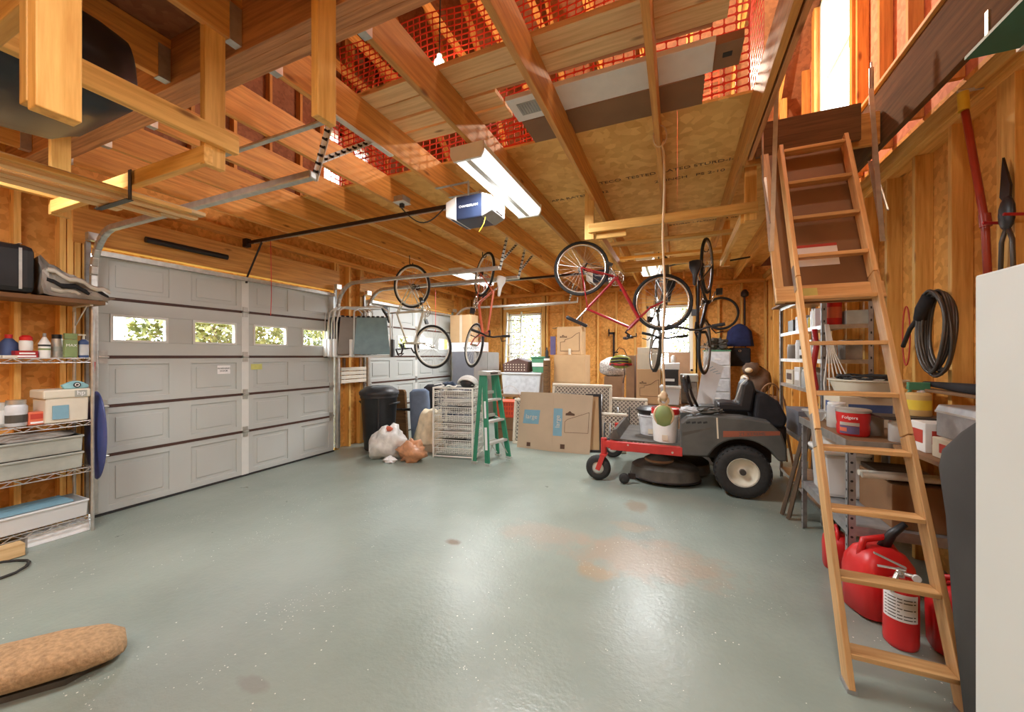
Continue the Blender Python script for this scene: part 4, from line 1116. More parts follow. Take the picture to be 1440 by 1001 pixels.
# middle shelf
zs = .935
o = can(1.10, -4.66, .06, .185, 'silver', None, 'silver tin at the left end of the middle wire shelf', name='tin', cr=.9, bands=((.03, .13, 'white_plastic'),))
o = T('jar', 'clear glass jar of bits with a grey lid on the middle wire shelf', 'jar', (-4.62, 1.19, zs))
finish('body', B().lathe([(.05, 0), (.058, .012), (.058, .15), (.045, .17)], (0, 0, 0), 20), 'tub_grey', o, smooth=2); finish('lid', B().lathe([(.05, .17), (.05, .20)], (0, 0, 0), 20), 'galv', o, smooth=2)
finish('contents', B().lathe([(.0585, .03), (.0587, .09)], (0, 0, 0), 20, cap=False), 'dusty_black', o)
o = T('small_box', 'small pink box with a red label beside the printer paper tub', 'box', (-4.63, 1.285, zs)); finish('box', B().box(-.05, .05, -.045, .04, 0, .10), 'coral_paint', o, bevel=.003); finish('label', B().box(.05, .051, -.035, .03, .045, .085), 'ink_red', o)
finish('stripe', B().box(.05, .051, -.035, .03, .01, .025), 'white_paper', o)
one('jar', B().lathe([(.05, 0), (.05, .11), (.04, .14)], (0, 0, 0), 16), 'tan_tub', 'tan tub at the back of the middle wire shelf', 'jar', (-4.79, 1.24, zs), smooth=2)
o = T('storage_tub', 'cream plastic tub with lid and blue label on the middle wire shelf', 'tub', (-4.66, 1.44, zs))
finish('tub', B().prism([(-.11, 0), (.115, 0), (.125, .20), (-.12, .20)], 'y', -.125, .115), 'beige_plastic', o, bevel=.01)
finish('lid', B().box(-.13, .135, -.14, .125, .195, .265), 'cream_paint', o, bevel=.012)
finish('blue_label', B().box(.1225, .126, -.09, .0, .03, .14), 'ink_blue', o)
finish('badge', B().box(.135, .137, .03, .10, .20, .255), 'tray_grey', o)
text('lettering', 'hp', .05, 'white_paper', o, TM(-4.66+.139, 1.44+.065, zs+.232, '+x'))
o = T('tape_measure', 'teal tape dispenser with a black hub on the cream tub lid', 'tape', (-4.60, 1.49, zs+.266))
finish('body', B().prism([(-.06, 0), (.07, 0), (.085, .02), (.05, .05), (.02, .062), (-.02, .06), (-.075, .03)], 'x', -.02, .02), 'teal', o, bevel=.006)
finish('hub', B().cyl((.02, .01, .03), (.026, .01, .03), .022), 'ink_dark', o); finish('hub_ring', B().ring((.027, .01, .03), .012, .003, 'x', 16, 5), 'white_paper', o)
# grey trays
def tray(x, y, z, w, l, h, mat, label, junk=None):
    o = T('storage_tray', label, 'tray', (x, y, z), group='grey trays on the wire shelving')
    b = B()
    b.prism([(-w/2+.02, 0), (w/2-.02, 0), (w/2, h), (-w/2, h)], 'y', -l/2, l/2)
    f = finish('tray', b, mat, o, bevel=.006)
    finish('rim', B().box(-w/2-.006, w/2+.006, -l/2-.006, l/2+.006, h-.016, h), mat, o, bevel=.004)
    if junk: finish('contents', B().ball((0, l*.15, h), (w*.4, l*.33, junk), lump=.5, seed=6), 'tarp', o, smooth=True)
    return o
tray(-4.68, 1.14, .547, .30, .76, .135, 'tray_grey', 'lower grey tray on the third wire shelf, under another tray')
tray(-4.68, 1.14, .684, .30, .76, .135, 'tray_grey', 'upper grey tray stacked on the third wire shelf, cloth inside', .05)
tray(-4.68, 1.15, .137, .30, .80, .14, 'cloudy_plastic', 'cloudy white storage tray on the bottom wire shelf')
one('tray_lid', B().box(-.13, .13, -.35, .30, 0, .012), 'ink_blue', 'blue grey flat lid leaning in the bottom tray', 'lid', (-4.68, 1.17, .28))
o = board('wood_block', (-4.46, .75, .05), (-4.46, 1.18, .05), .10, .09, 'pale_pine'); tag(o, 'pale wooden beam lying on the floor under the wire shelving', 'lumber')
o = one('white_carton', B().box(-.06, .06, -.17, .17, 0, .085), 'white_paper', 'flat white carton on the floor at the foot of the shelf post', 'box', (-4.62, 1.40, 0), bevel=.004)
o = T('saucer_sled', 'dark blue round plastic sled hanging beside the near garage door', 'sled', (-4.655, 1.635, .78))
finish('disc', B().lathe([(.02, -.035), (.20, -.03), (.32, -.015), (.375, .0), (.385, .008), (.37, .012), (.31, .005), (.19, -.008), (.01, -.015)], (0, 0, 0), 40, axis='y', sx=.48), 'blue_plastic', o, smooth=True)
finish('rope_handle', B().tube([(0, -.01, .37), (0, -.01, .52), (.02, -.01, .64)], .006, 6), 'red_plastic', o)
o = one('floor_cable', B().tube([(-.1+.17*math.cos(a)*(1+.1*math.sin(3*a)), .17*math.sin(a), .012+.006*math.sin(a*2)) for a in [i*.42 for i in range(34)]], .009, 6), 'black_rubber', 'coiled black cable lying on the floor at the left edge', 'cable', (-4.15, .98, 0), smooth=True)
# carpet roll on white board
M = Matrix.Translation((-2.85, .55, 0)) @ Matrix.Rotation(R(50), 4, 'Z')
o = T('carpet_pad', 'tan carpeted board with a rounded end lying on the floor at the lower left', 'carpet', M=M)
b = B(); secs_ = []
for (x, w_, h_) in ((-1.1, .22, .10), (-.5, .21, .10), (.05, .19, .11), (.30, .175, .12), (.46, .15, .11), (.535, .10, .085), (.56, .03, .05)):
    ring = []
    for j in range(20):
        a = 2*math.pi*j/20; cx, sz = math.cos(a), math.sin(a)
        ring.append(b.bm.verts.new((x, w_*math.copysign(abs(cx)**.6, cx)*.85, .028+h_*.5+h_*.5*math.copysign(abs(sz)**.7, sz))))
    secs_.append(ring)
for r1, r2 in zip(secs_, secs_[1:]):
    for j in range(20): b.bm.faces.new((r1[j], r1[(j+1) % 20], r2[(j+1) % 20], r2[j]))
b.bm.faces.new(secs_[0][::-1]); b.bm.faces.new(secs_[-1])
finish('carpet', b, 'carpet_tan', o, smooth=True)
finish('base_board', B().prism([(-1.1, -.17), (.40, -.11), (.52, .0), (.40, .13), (-.05, .2), (-1.1, .30)], 'z', 0, .026), 'dusty_black', o)
finish('metal_edge', B().bar((-1.1, .30, .03), (.2, .18, .03), .02, .03), 'cream_paint', o)
# ================================================================ BETWEEN THE DOORS
o = T('trash_can', 'large black plastic trash can with a domed lid beside the near garage door', 'trash can', (-4.36, 4.78, 0))
finish('body', B().lathe([(.215, 0), (.225, .02), (.275, .80), (.29, .82), (.285, .86)], (0, 0, 0), 32), 'black_plastic', o, smooth=2)
finish('lid', B().lathe([(.30, .86), (.305, .90), (.29, .925), (.20, .985), (.12, 1.00), (.02, 1.005)], (0, 0, 0), 32), 'black_plastic', o, smooth=2)
for s in (-1, 1): finish('handle', B().tube([(s*.28, -.09, .72), (s*.34, -.07, .74), (s*.34, .07, .74), (s*.28, .09, .72)], .014, 7), 'black_plastic', o)
finish('rib', B().box(-.01, .01, -.292, -.20, .05, .82), 'black_plastic', o, M=Matrix.Rotation(R(40), 4, 'Z'))
finish('lid_paper', B().box(.02, .20, -.10, .14, 0, .003), 'cardboard_dark', o, M=Matrix.Translation((.03, 0, .985)) @ Matrix.Rotation(R(18), 4, 'Y'))
o = T('folding_shelf', 'folded tan slatted wooden shelf hanging on the studs above the trash can', 'shelf', (-4.83, 4.70, 1.02))
for i in range(4): finish('slat', B().box(0, .02, -.26, .27, .02+.065*i, .075+.065*i), 'beige_plastic', o, bevel=.004)
for y in (-.17, .17): finish('strut', B().box(-.03, -.001, y-.02, y+.02, 0, .42), 'hardboard', o)
# folded lounge chairs hung in a row
def lounge(x, y, rz, label, fab):
    o = T('folding_lounge_chair', label, 'folding chair', (x, y, 1.46), rz, 'folding chairs hung on the wall')
    b = B(); W = .27
    for s in (-1, 1):
        b.tube([(s*W, .0, .0), (s*W, .0, .50), (s*(W-.02), -.05, .68), (s*(W-.10), -.07, .74)], .012, 7)
        b.tube([(s*(W+.02), .05, .02), (s*(W+.02), .05, .66)], .010, 7)
    b.tube([(-(W-.1), -.07, .74), ((W-.1), -.07, .74)], .012, 7).tube([(-W, 0, .0), (W, 0, .0)], .012, 7).tube([(-W-.02, .05, .02), (W+.02, .05, .02)], .01, 7).tube([(-W, .0, .60), (W, 0, .60)], .01, 7)
    finish('frame', b, 'white_trim', o, smooth=True)
    f = finish('fabric', B().prism([(-W+.0, .035), (W-.0, .035), (W-.05, .60), (-W+.05, .60)], 'y', -.022, -.013), fab, o, bevel=.003)
    for s in (-1, 1): finish('armrest', B().box(s*(W+.035)-.018, s*(W+.035)+.018, -.05, .06, .0, .26), 'white_plastic' if s < 0 else 'black_plastic', o, bevel=.005)
    b = B()
    for k in range(7): b.box(-W+.06+k*.07, -W+.10+k*.07, -.03, -.012, .59, .615)
    finish('lacing', b, 'black_fabric', o)
    return o
lounge(-4.26, 4.52, R(28), 'front folding chair of the hung row, showing its blue grey fabric', 'blue_grey_fabric')
lounge(-4.52, 4.44, R(66), 'second folding chair of the hung row, behind the blue grey fabric one', 'cabinet_taupe')
lounge(-4.63, 4.44, R(70), 'third folding chair of the hung row, its silver legs beside the door track', 'black_fabric')
lounge(-4.74, 4.46, R(74), 'rearmost folding chair of the hung row, nearest the studs', 'blue_cloth')
o = finish('chair_hook', B().tube([(-4.86, 4.5, 2.24), (-4.30, 4.72, 2.24), (-4.15, 4.42, 2.23)], .012, 7).tube([(-4.86, 4.9, 2.24), (-4.45, 4.95, 2.24)], .012, 7), 'white_trim', smooth=True); tag(o, 'pale wall hook arm holding the row of folding chairs', 'hook')
o = T('hand_truck', 'dark upright board with black bar handles between the trash can and the cushions', 'board', (-4.48, 5.44, 0))
finish('board', B().prism([(-.16, 0), (.16, 0), (.11, .84), (.08, .88), (-.06, .88), (-.09, .84)], 'y', -.03, .03), 'brown_wood', o, bevel=.01)
finish('bar', B().tube([(-.35, -.02, .52), (.05, -.05, .54), (.55, -.02, .53)], .018, 7).tube([(.05, -.05, .54), (.5, -.1, .60)], .012, 6).tube([(.5, -.04, .53), (.53, -.04, .2)], .012, 6), 'black_metal', o, smooth=True)
def cushion(x, y, z, w_, d_, h_, rz, tilt, mat, label):
    o = T('cushion', label, 'cushion', M=Matrix.Translation((x, y, z)) @ Matrix.Rotation(rz, 4, 'Z') @ Matrix.Rotation(tilt, 4, 'Y'), group='outdoor cushions')
    b = B(); ring_s = []
    for (zz, k) in ((0, .75), (.04, .97), (h_*.5, 1), (h_-.05, .95), (h_, .6)):
        ring_s.append([b.bm.verts.new((w_*k*math.copysign(abs(math.cos(a))**.5, math.cos(a))*.5, d_*k*.5*math.copysign(abs(math.sin(a))**.7, math.sin(a)), zz)) for a in [2*math.pi*i/20 for i in range(20)]])
    for r1, r2 in zip(ring_s, ring_s[1:]):
        for j in range(20): b.bm.faces.new((r1[j], r1[(j+1) % 20], r2[(j+1) % 20], r2[j]))
    b.bm.faces.new(ring_s[0][::-1]); b.bm.faces.new(ring_s[-1])
    finish('pad', b, mat, o, smooth=True)
    finish('piping', B().tube([(w_*.5*math.copysign(abs(math.cos(a))**.5, math.cos(a)), 0, h_*.5+h_*.5*.98*math.sin(a)) for a in [2*math.pi*i/24 for i in range(24)]], .008, 5, closed=True), mat, o, smooth=True)
    return o
cushion(-3.92, 5.30, .0, .34, .16, .92, R(20), R(-3), 'cushion_blue', 'light blue grey seat cushion standing on end, front one left of the wire baskets')
cushion(-3.64, 5.52, .0, .34, .20, .88, R(10), R(4), 'cushion_slate', 'dark slate seat cushion standing behind the lighter blue one')
cushion(-4.02, 5.85, .0, .40, .10, .96, R(20), R(-2), 'black_fabric', 'black cushion whose top edge shows behind the blue grey cushion')
# bags
o = T('trash_bag', 'full white plastic trash bag with red tie in front of the black trash can', 'bag', (-3.88, 4.42, 0))
b = B().ball((0, 0, .19), (.26, .24, .25), 24, 14, .35, 3)
for v in b.bm.verts: v.co.z = max(v.co.z, .003); v.co.x += .18*(v.co.z-.2)
finish('bag', b, 'bag_white', o, smooth=True)
finish('tie', B().ball((.05, -.03, .42), (.07, .04, .035), 10, 7, .8, 8), 'coral_paint', o, smooth=True)
finish('handle_tear', B().box(-.17, -.09, -.19, -.175, .10, .2), 'white_plastic', o)
o = T('shopping_bag', 'crumpled orange brown plastic bag on the floor beside the white trash bag', 'bag', (-3.42, 4.40, 0))
b = B().ball((0, 0, .12), (.20, .15, .15), 22, 12, .6, 11)
for v in b.bm.verts: v.co.z = max(v.co.z, .003)
finish('bag', b, 'bag_orange', o, smooth=True)
one('paper_scrap', B().ball((0, 0, .03), (.10, .07, .045), 12, 7, .6, 5), 'white_paper', 'small crumpled white paper on the floor before the orange brown bag', 'paper', (-3.66, 4.22, 0))
o = T('drop_cloth', 'beige canvas drop cloth heaped over a block left of the wire baskets', 'cloth', (-3.58, 5.02, .121))
b = B(); rows = []
for i in range(12):
    t = i/11; row = []
    for j in range(26):
        a = 2*math.pi*j/26; r_ = (.12+.10*t**.5)*(1+.13*math.sin(5*a+t*3)+.13*t*math.sin(11*a+2*t)+.05*math.sin(17*a))
        row.append(b.bm.verts.new((r_*math.cos(a)+.06*(1-t), r_*math.sin(a)*.8, .50*(1-t**1.6)+.03*math.sin(4*a+t*3)*(1-t))))
    rows.append(row)
for r1, r2 in zip(rows, rows[1:]):
    for j in range(26): b.bm.faces.new((r1[j], r1[(j+1) % 26], r2[(j+1) % 26], r2[j]))
b.bm.faces.new(rows[0])
finish('cloth', b, 'beige_cloth', o, smooth=True)
one('block', B().box(-.18, .20, -.10, .10, 0, .12), 'cardboard_grey', 'brown block on the floor under the beige drop cloth', 'block', (-3.55, 4.98, 0))

# white wire basket drawers
bx, by = -3.0, 4.95
wd = T('wire_basket_unit', 'tall white wire drawer unit of eight mesh baskets beside the green stepladder', 'drawer unit', (bx, by, 0), R(10))
W, Dp, H = .30, .23, 1.02
b = B()
for x in (-W, W):
    for y in (-Dp, Dp): b.box(x-.010, x+.010, y-.010, y+.010, 0, H)
    b.box(x-.008, x+.008, -Dp, Dp, .02, .036).box(x-.008, x+.008, -Dp, Dp, H-.02, H)
for y in (-Dp, Dp): b.box(-W, W, y-.008, y+.008, H-.02, H).box(-W, W, y-.008, y+.008, .02, .036)
for k in range(9):
    z = .06+k*.115
    for x in (-W+.012, W-.012): b.box(x-.008, x+.008, -Dp, Dp, z+.07, z+.075)
finish('frame', b, 'white_wire', wd)
for k in range(8):
    z0 = .06+k*.117; z1 = z0+.085
    b = B()
    b.box(-W+.012, W-.012, -Dp-.006, -Dp+.001, z1-.004, z1+.006)
    def grid(p, u, v, nu, nv):
        p, u, v = Vector(p), Vector(u), Vector(v)
        for i in range(nu+1): b.tube([p+u*i/nu, p+u*i/nu+v], .0034, 4, cap=False)
        for j in range(nv+1): b.tube([p+v*j/nv, p+v*j/nv+u], .0034, 4, cap=False)
    w_ = W-.02; d_ = Dp-.005
    grid((-w_, -d_, z0), (2*w_, 0, 0), (0, 0, .085), 20, 3)
    grid((w_, -d_, z0), (0, 2*d_, 0), (0, 0, .085), 12, 3)
    grid((-w_, d_, z0), (2*w_, 0, 0), (0, 0, .085), 6, 1)
    grid((-w_, -d_, z0), (0, 2*d_, 0), (0, 0, .085), 4, 1)
    grid((-w_, -d_, z0), (2*w_, 0, 0), (0, 2*d_, 0), 8, 5)
    bk = finish('basket', b, 'white_wire', wd)
    if k in (1, 2, 3, 5, 6, 7):
        finish('contents', B().ball((random.uniform(-.05, .05), 0, z0+.045), (W*.8, Dp*.75, .035), 14, 8, .5, k), ['cabinet_grey', 'tool_metal', 'bag_white', 'cabinet_taupe'][k % 4], bk, smooth=True)
o = T('bike_helmet', 'white bicycle helmet on top of the wire basket unit', 'helmet', (-2.78, 4.84, H+.045))
b = B(); R_ = (.14, .10, .115)
for k in range(7):
    a0 = -.95+k*.316
    pts = [(R_[0]*math.cos(t)*(1 if True else 1), R_[1]*math.sin(a0)*math.sin(t)**.6 if 0 < t < math.pi else 0, R_[2]*math.sin(t)*math.cos(a0*.9)) for t in [math.pi*i/12 for i in range(13)]]
    b.tube(pts, .016, 6)
finish('shell', b, 'white_plastic', o, smooth=True)
finish('liner', B().ball((0, 0, .01), (.115, .082, .085)), 'black_plastic', o, smooth=True)
one('rag', B().ball((0, 0, .03), (.10, .07, .035), 12, 8, .7, 21), 'cushion_slate', 'dark bundle on the left of the wire basket unit top', 'cloth', (-3.10, 4.86, H+.005))
one('cable_bundle', B().tube([(.08*math.cos(a), .06*math.sin(a), .012+.01*math.sin(3*a)) for a in [i*.5 for i in range(26)]], .008, 6), 'white_wire', 'white cable coil between the dark bundle and helmet on the basket unit', 'cable', (-2.98, 4.72, H+.004), smooth=True)
# green stepladder
gx, gy = -2.40, 4.86
sl = T('stepladder', 'green fiberglass stepladder with silver steps, folded nearly shut, beside the wire baskets', 'stepladder', (gx, gy, 0), R(76))
# local: x = width, -y = front
Hs = 1.26
for s in (-1, 1):
    def fx(z): return s*(.235-.11*z/Hs)
    b = B().bar((fx(0), -.12, .0), (fx(Hs), .03, Hs-.05), .028, .075, up=(0, -1, .2))
    finish('front_rail', b, 'green_fiberglass', sl, bevel=.003)
    finish('rail_label', B().bar((fx(.2)+s*.0152, -.098, .2), (fx(.5)+s*.0152, -.062, .5), .001, .045, up=(0, -1, .2)).bar((fx(.62)+s*.0152, -.048, .62), (fx(.85)+s*.0152, -.02, .85), .001, .035, up=(0, -1, .2)), 'white_paper', sl)
    b = B().bar((fx(0)*1.08, .10, .0), (fx(Hs)*1.0, .09, Hs-.06), .022, .055, up=(0, 1, .2))
    finish('rear_rail', b, 'green_fiberglass', sl, bevel=.003)
    for y in (-.12, .10): finish('foot', B().box(fx(0)*(1 if y < 0 else 1.08)-.022, fx(0)*(1 if y < 0 else 1.08)+.022, y-.045, y+.045, 0, .03), 'silver', sl)
    finish('spreader', B().bar((fx(.55)*.93, -.05, .55), (fx(.55)*.93, .09, .60), .004, .02), 'silver', sl)
    finish('front_brace', B().bar((fx(.02), -.11, .05), (s*.08, -.09, .27), .02, .004).bar((fx(.02), .10, .05), (s*.05, .10, .24), .02, .004), 'silver', sl)
for z in (.29, .58, .87):
    hw = .235-.11*z/Hs-.014; y = -.12+.15*z/(Hs-.05)
    finish('step', B().box(-hw, hw, y-.04, y+.045, z-.03, z), 'silver', sl, bevel=.003)
for z in (.24, .62, .95):
    hw = .24-.11*z/Hs-.012; y = .10-.01*z/Hs
    finish('rear_brace', B().box(-hw, hw, y-.01, y+.01, z-.02, z+.02), 'silver', sl)
finish('top_cap', B().box(-.155, .155, -.04, .13, Hs-.06, Hs), 'silver', sl, bevel=.008)
finish('cap_lettering', B().box(-.08, .08, -.0425, -.0405, Hs-.045, Hs-.02), 'tool_metal', sl)
# grey cabinet, boxes on it
o = T('metal_cabinet', 'tall two door cabinet, dark grey side and taupe doors, in the back left corner', 'cabinet', (-4.28, 7.86, 0))
finish('body', B().box(-.27, .265, -.62, .62, .0, 1.56), 'cabinet_grey', o, bevel=.005)
for s in (-1, 1): 
    d_ = finish('door', B().box(.267, .285, *sorted((s*.004, s*.615)), .05, 1.55), 'cabinet_taupe', o, bevel=.004)
    finish('handle', B().box(.285, .30, *sorted((s*.03, s*.045)), .8, .95), 'galv_dull', d_)
finish('base', B().box(.266, .28, -.6, .6, 0, .045), 'black_plastic', o)
o = T('long_carton', 'long white carton with dark lettering lying on the grey cabinet', 'box', (-4.10, 7.40, 1.565))
finish('carton', B().box(-.55, .30, -.12, .12, 0, .20), 'white_paper', o, bevel=.003)
text('lettering', 'SONOST', .075, 'ink_dark', o, TM(-4.10, 7.2785, 1.565+.07, '-y'), sx=1.35)
o = T('cardboard_box', 'tall plain brown cardboard box on top of the white carton', 'box', (-4.36, 7.40, 1.77))
finish('box', B().box(-.27, .26, -.115, .20, 0, .60), 'cardboard', o, bevel=.003); finish('tape', B().box(-.03, .03, -.1165, -.1155, 0, .6), 'cardboard_pale', o); finish('flap_gap', B().box(-.268, .258, -.01, .0, .6, .6015), 'cardboard_dark', o)
# small white ladder behind
o = T('small_ladder', 'narrow white ladder leaning on the back wall left of the left window', 'ladder', (-3.70, 8.55, 0))
for x in (-.19, .19): finish('rail', B().bar((x, -.04, 0), (x, .2, 2.55), .03, .06, up=(0, 1, 0)), 'white_trim', o)
for k in range(8): 
    z = .25+.30*k; finish('rung', B().cyl((-.175, -.04+.24*z/2.55, z), (.175, -.04+.24*z/2.55, z), .015), 'white_trim', o)
# window side clutter: table, tubs
o = T('workbench', 'dark low bench under the left back window, holding tubs and boxes', 'bench', (-2.5, 7.75, 0))
finish('top', B().box(-.98, 1.05, -.45, .42, .62, .66), 'hardboard', o)
for x in (-.93, 1.0):
    for y in (-.40, .37): finish('leg', B().box(x-.03, x+.03, y-.03, y+.03, 0, .62), 'dark_wood', o)
o = T('storage_bin', 'large cloudy plastic storage bin on the low bench before the left window', 'bin', (-2.98, 7.62, .661))
finish('bin', B().prism([(-.40, 0), (.40, 0), (.44, .44), (-.44, .44)], 'y', -.25, .25), 'cloudy_plastic', o, bevel=.02); finish('rim', B().box(-.455, .455, -.27, .27, .43, .465), 'cloudy_plastic', o, bevel=.008)
finish('contents', B().box(-.34, .36, -.251, .2, .05, .40), 'tub_grey', o)
o = T('laundry_basket', 'brown pierced plastic basket on the cloudy storage bin', 'basket', (-3.13, 7.62, 1.13))
finish('basket', B().prism([(-.26, 0), (.26, 0), (.30, .22), (.05, .30), (-.29, .17)], 'y', -.20, .20), 'basket_brown', o, bevel=.012)
b = B()
for i in range(8):
    for j in range(3): b.cyl((-.22+.062*i, -.2015, .05+.055*j), (-.22+.062*i, -.2005, .05+.055*j), .013, n=8)
finish('holes', b, 'cardboard_pale', o, kind='stuff')
o = T('tote_bag', 'small green tote bin beside the brown basket, at the window corner', 'bin', (-2.655, 7.68, 1.13))
finish('tote', B().prism([(-.12, 0), (.12, 0), (.15, .30), (-.15, .30)], 'y', -.15, .15), 'green_tote', o, bevel=.01); finish('rim', B().box(-.16, .16, -.16, .16, .30, .33), 'green_tote', o); finish('band', B().box(-.13, .13, -.156, -.15, .12, .2), 'white_plastic', o)
o = T('milk_crate', 'orange plastic crate with a wire handle on a wooden box', 'crate', (-2.74, 6.26, .40), R(8))
b = B().prism([(-.17, 0), (.17, 0), (.20, .27), (-.20, .27)], 'y', -.16, .16); finish('crate', b, 'orange_plastic', o, bevel=.006)
b = B()
for z in (.05, .13, .20):
    for i in range(7): b.box(-.14+.045*i-.012, -.14+.045*i+.012, -.162, -.159, z, z+.05)
finish('slots', b, 'ink_red', o, kind='stuff')
finish('rim', B().box(-.205, .205, -.185, .185, .255, .28), 'orange_plastic', o); finish('wire_handle', B().tube([(.20*math.cos(a), 0, .28+.26*math.sin(a)) for a in [math.pi*i/14 for i in range(15)]], .005, 5), 'galv', o)
o = T('wooden_crate', 'brown wooden box on the floor under the orange crate', 'box', (-2.74, 6.26, 0)); finish('box', B().box(-.19, .19, -.17, .17, 0, .395), 'hardboard', o); finish('plank_seam', B().box(-.191, .191, -.172, -.17, .19, .20), 'ink_brown', o)
# stacked cartons
def carton(x, y, z, w_, d_, h_, label, mat='cardboard', art=None, rz=0, name='cardboard_box', flap=None, tape=True):
    o = T(name, label, 'box', (x, y, z), rz, 'cardboard boxes at the back')
    finish('carton', B().box(-w_/2, w_/2, -d_/2, d_/2, 0, h_), mat, o, bevel=.004)
    if tape: finish('tape', B().box(-w_/2+.001, w_/2-.001, -.03, .03, h_, h_+.0015), 'cardboard_pale', o)
    if art == 'house':
        s = min(w_, h_)*.9; cx, cz, yy = .02*w_, h_*.45, -d_/2-.0012
        P_ = [(-.42*s, -.40*s), (.45*s, -.40*s), (.45*s, .42*s), (.30*s, .36*s), (.10*s, .20*s), (-.22*s, .10*s), (-.22*s, .02*s), (-.42*s, .0)]
        b = B(); P_ = [Vector((cx+u, yy, cz+v)) for u, v in P_]
        for a, c in zip(P_, P_[1:]+P_[:1]): b.bar(a, c, .002, .008*s/.4, up=(0, 0, 1) if abs((c-a).z) < 1e-6 else (1, 0, 0))
        finish('house_outline', b, 'ink_brown', o)
        b = B(); q = [(-.45*s, .20*s), (-.45*s, .27*s), (-.37*s, .27*s), (-.30*s, .33*s), (-.23*s, .27*s), (-.12*s, .27*s), (-.12*s, .20*s)]
        b.prism([(cx+u, cz+v) for u, v in q], 'y', yy-.001, yy+.0005); lg = finish('store_mark', b, 'ink_brown', o)
        text('lettering', "LOWE'S", .055*s/.4, 'cardboard', o, XF[o] @ TM(cx-.285*s, yy-.0015, cz+.232*s, '-y'))
    if art == 'purple': finish('side_print', B().box(w_/2, w_/2+.001, -d_/2+.02, d_/2-.08, .12, h_-.08), 'ink_purple', o)
    if flap:
        finish('flap', B().prism([(-w_/2-.11, h_-.02), (-w_/2, h_-.001), (w_/2, h_-.001), (w_/2+.12, h_+.0), (w_/2+.12, h_+.004), (w_/2, h_+.003), (-w_/2, h_+.003), (-w_/2-.11, h_-.016)], 'y', -d_/2, -d_/2+.2), mat, o)
    return o
carton(-2.00, 7.72, .661, .68, .46, .28, 'wide plain brown box at the bottom of the stack by the left window')
carton(-1.98, 7.72, .943, .64, .46, .55, 'big plain brown box in the middle of the stack by the left window')
carton(-2.00, 7.74, 1.497, .50, .40, .56, 'brown printed box with open flaps on top of the window side stack', art='house', flap=True)
o = T('carton_print', 'purple end panel leaning left of the printed box on the stack', 'panel', (-2.36, 7.64, 1.497)); finish('panel', B().box(-.06, .05, -.01, .01, 0, .38), 'ink_purple', o)
one('candle', B().lathe([(.03, 0), (.03, .11), (.025, .12)], (0, 0, 0), 14), 'cardboard_pale', 'small cream jar standing before the printed box on the stack', 'jar', (-1.98, 7.515, 1.497), smooth=2)
o = T('golf_tube', 'brown cylinder standing beside the box stack, left of it', 'tube', (-2.42, 7.40, .661)); finish('tube', B().cyl((0, 0, 0), (0, 0, .72), .075, n=20), 'brown_wood', o, smooth=2); finish('cap', B().cyl((0, 0, .72), (0, 0, .76), .06, n=18), 'white_plastic', o)
one('bottle', B().lathe([(.03, 0), (.03, .14), (.012, .18), (.012, .22)], (0, 0, 0), 14), 'ink_dark', 'dark bottle standing on the brown cylinder by the window', 'bottle', (-2.42, 7.40, 1.421), smooth=2)
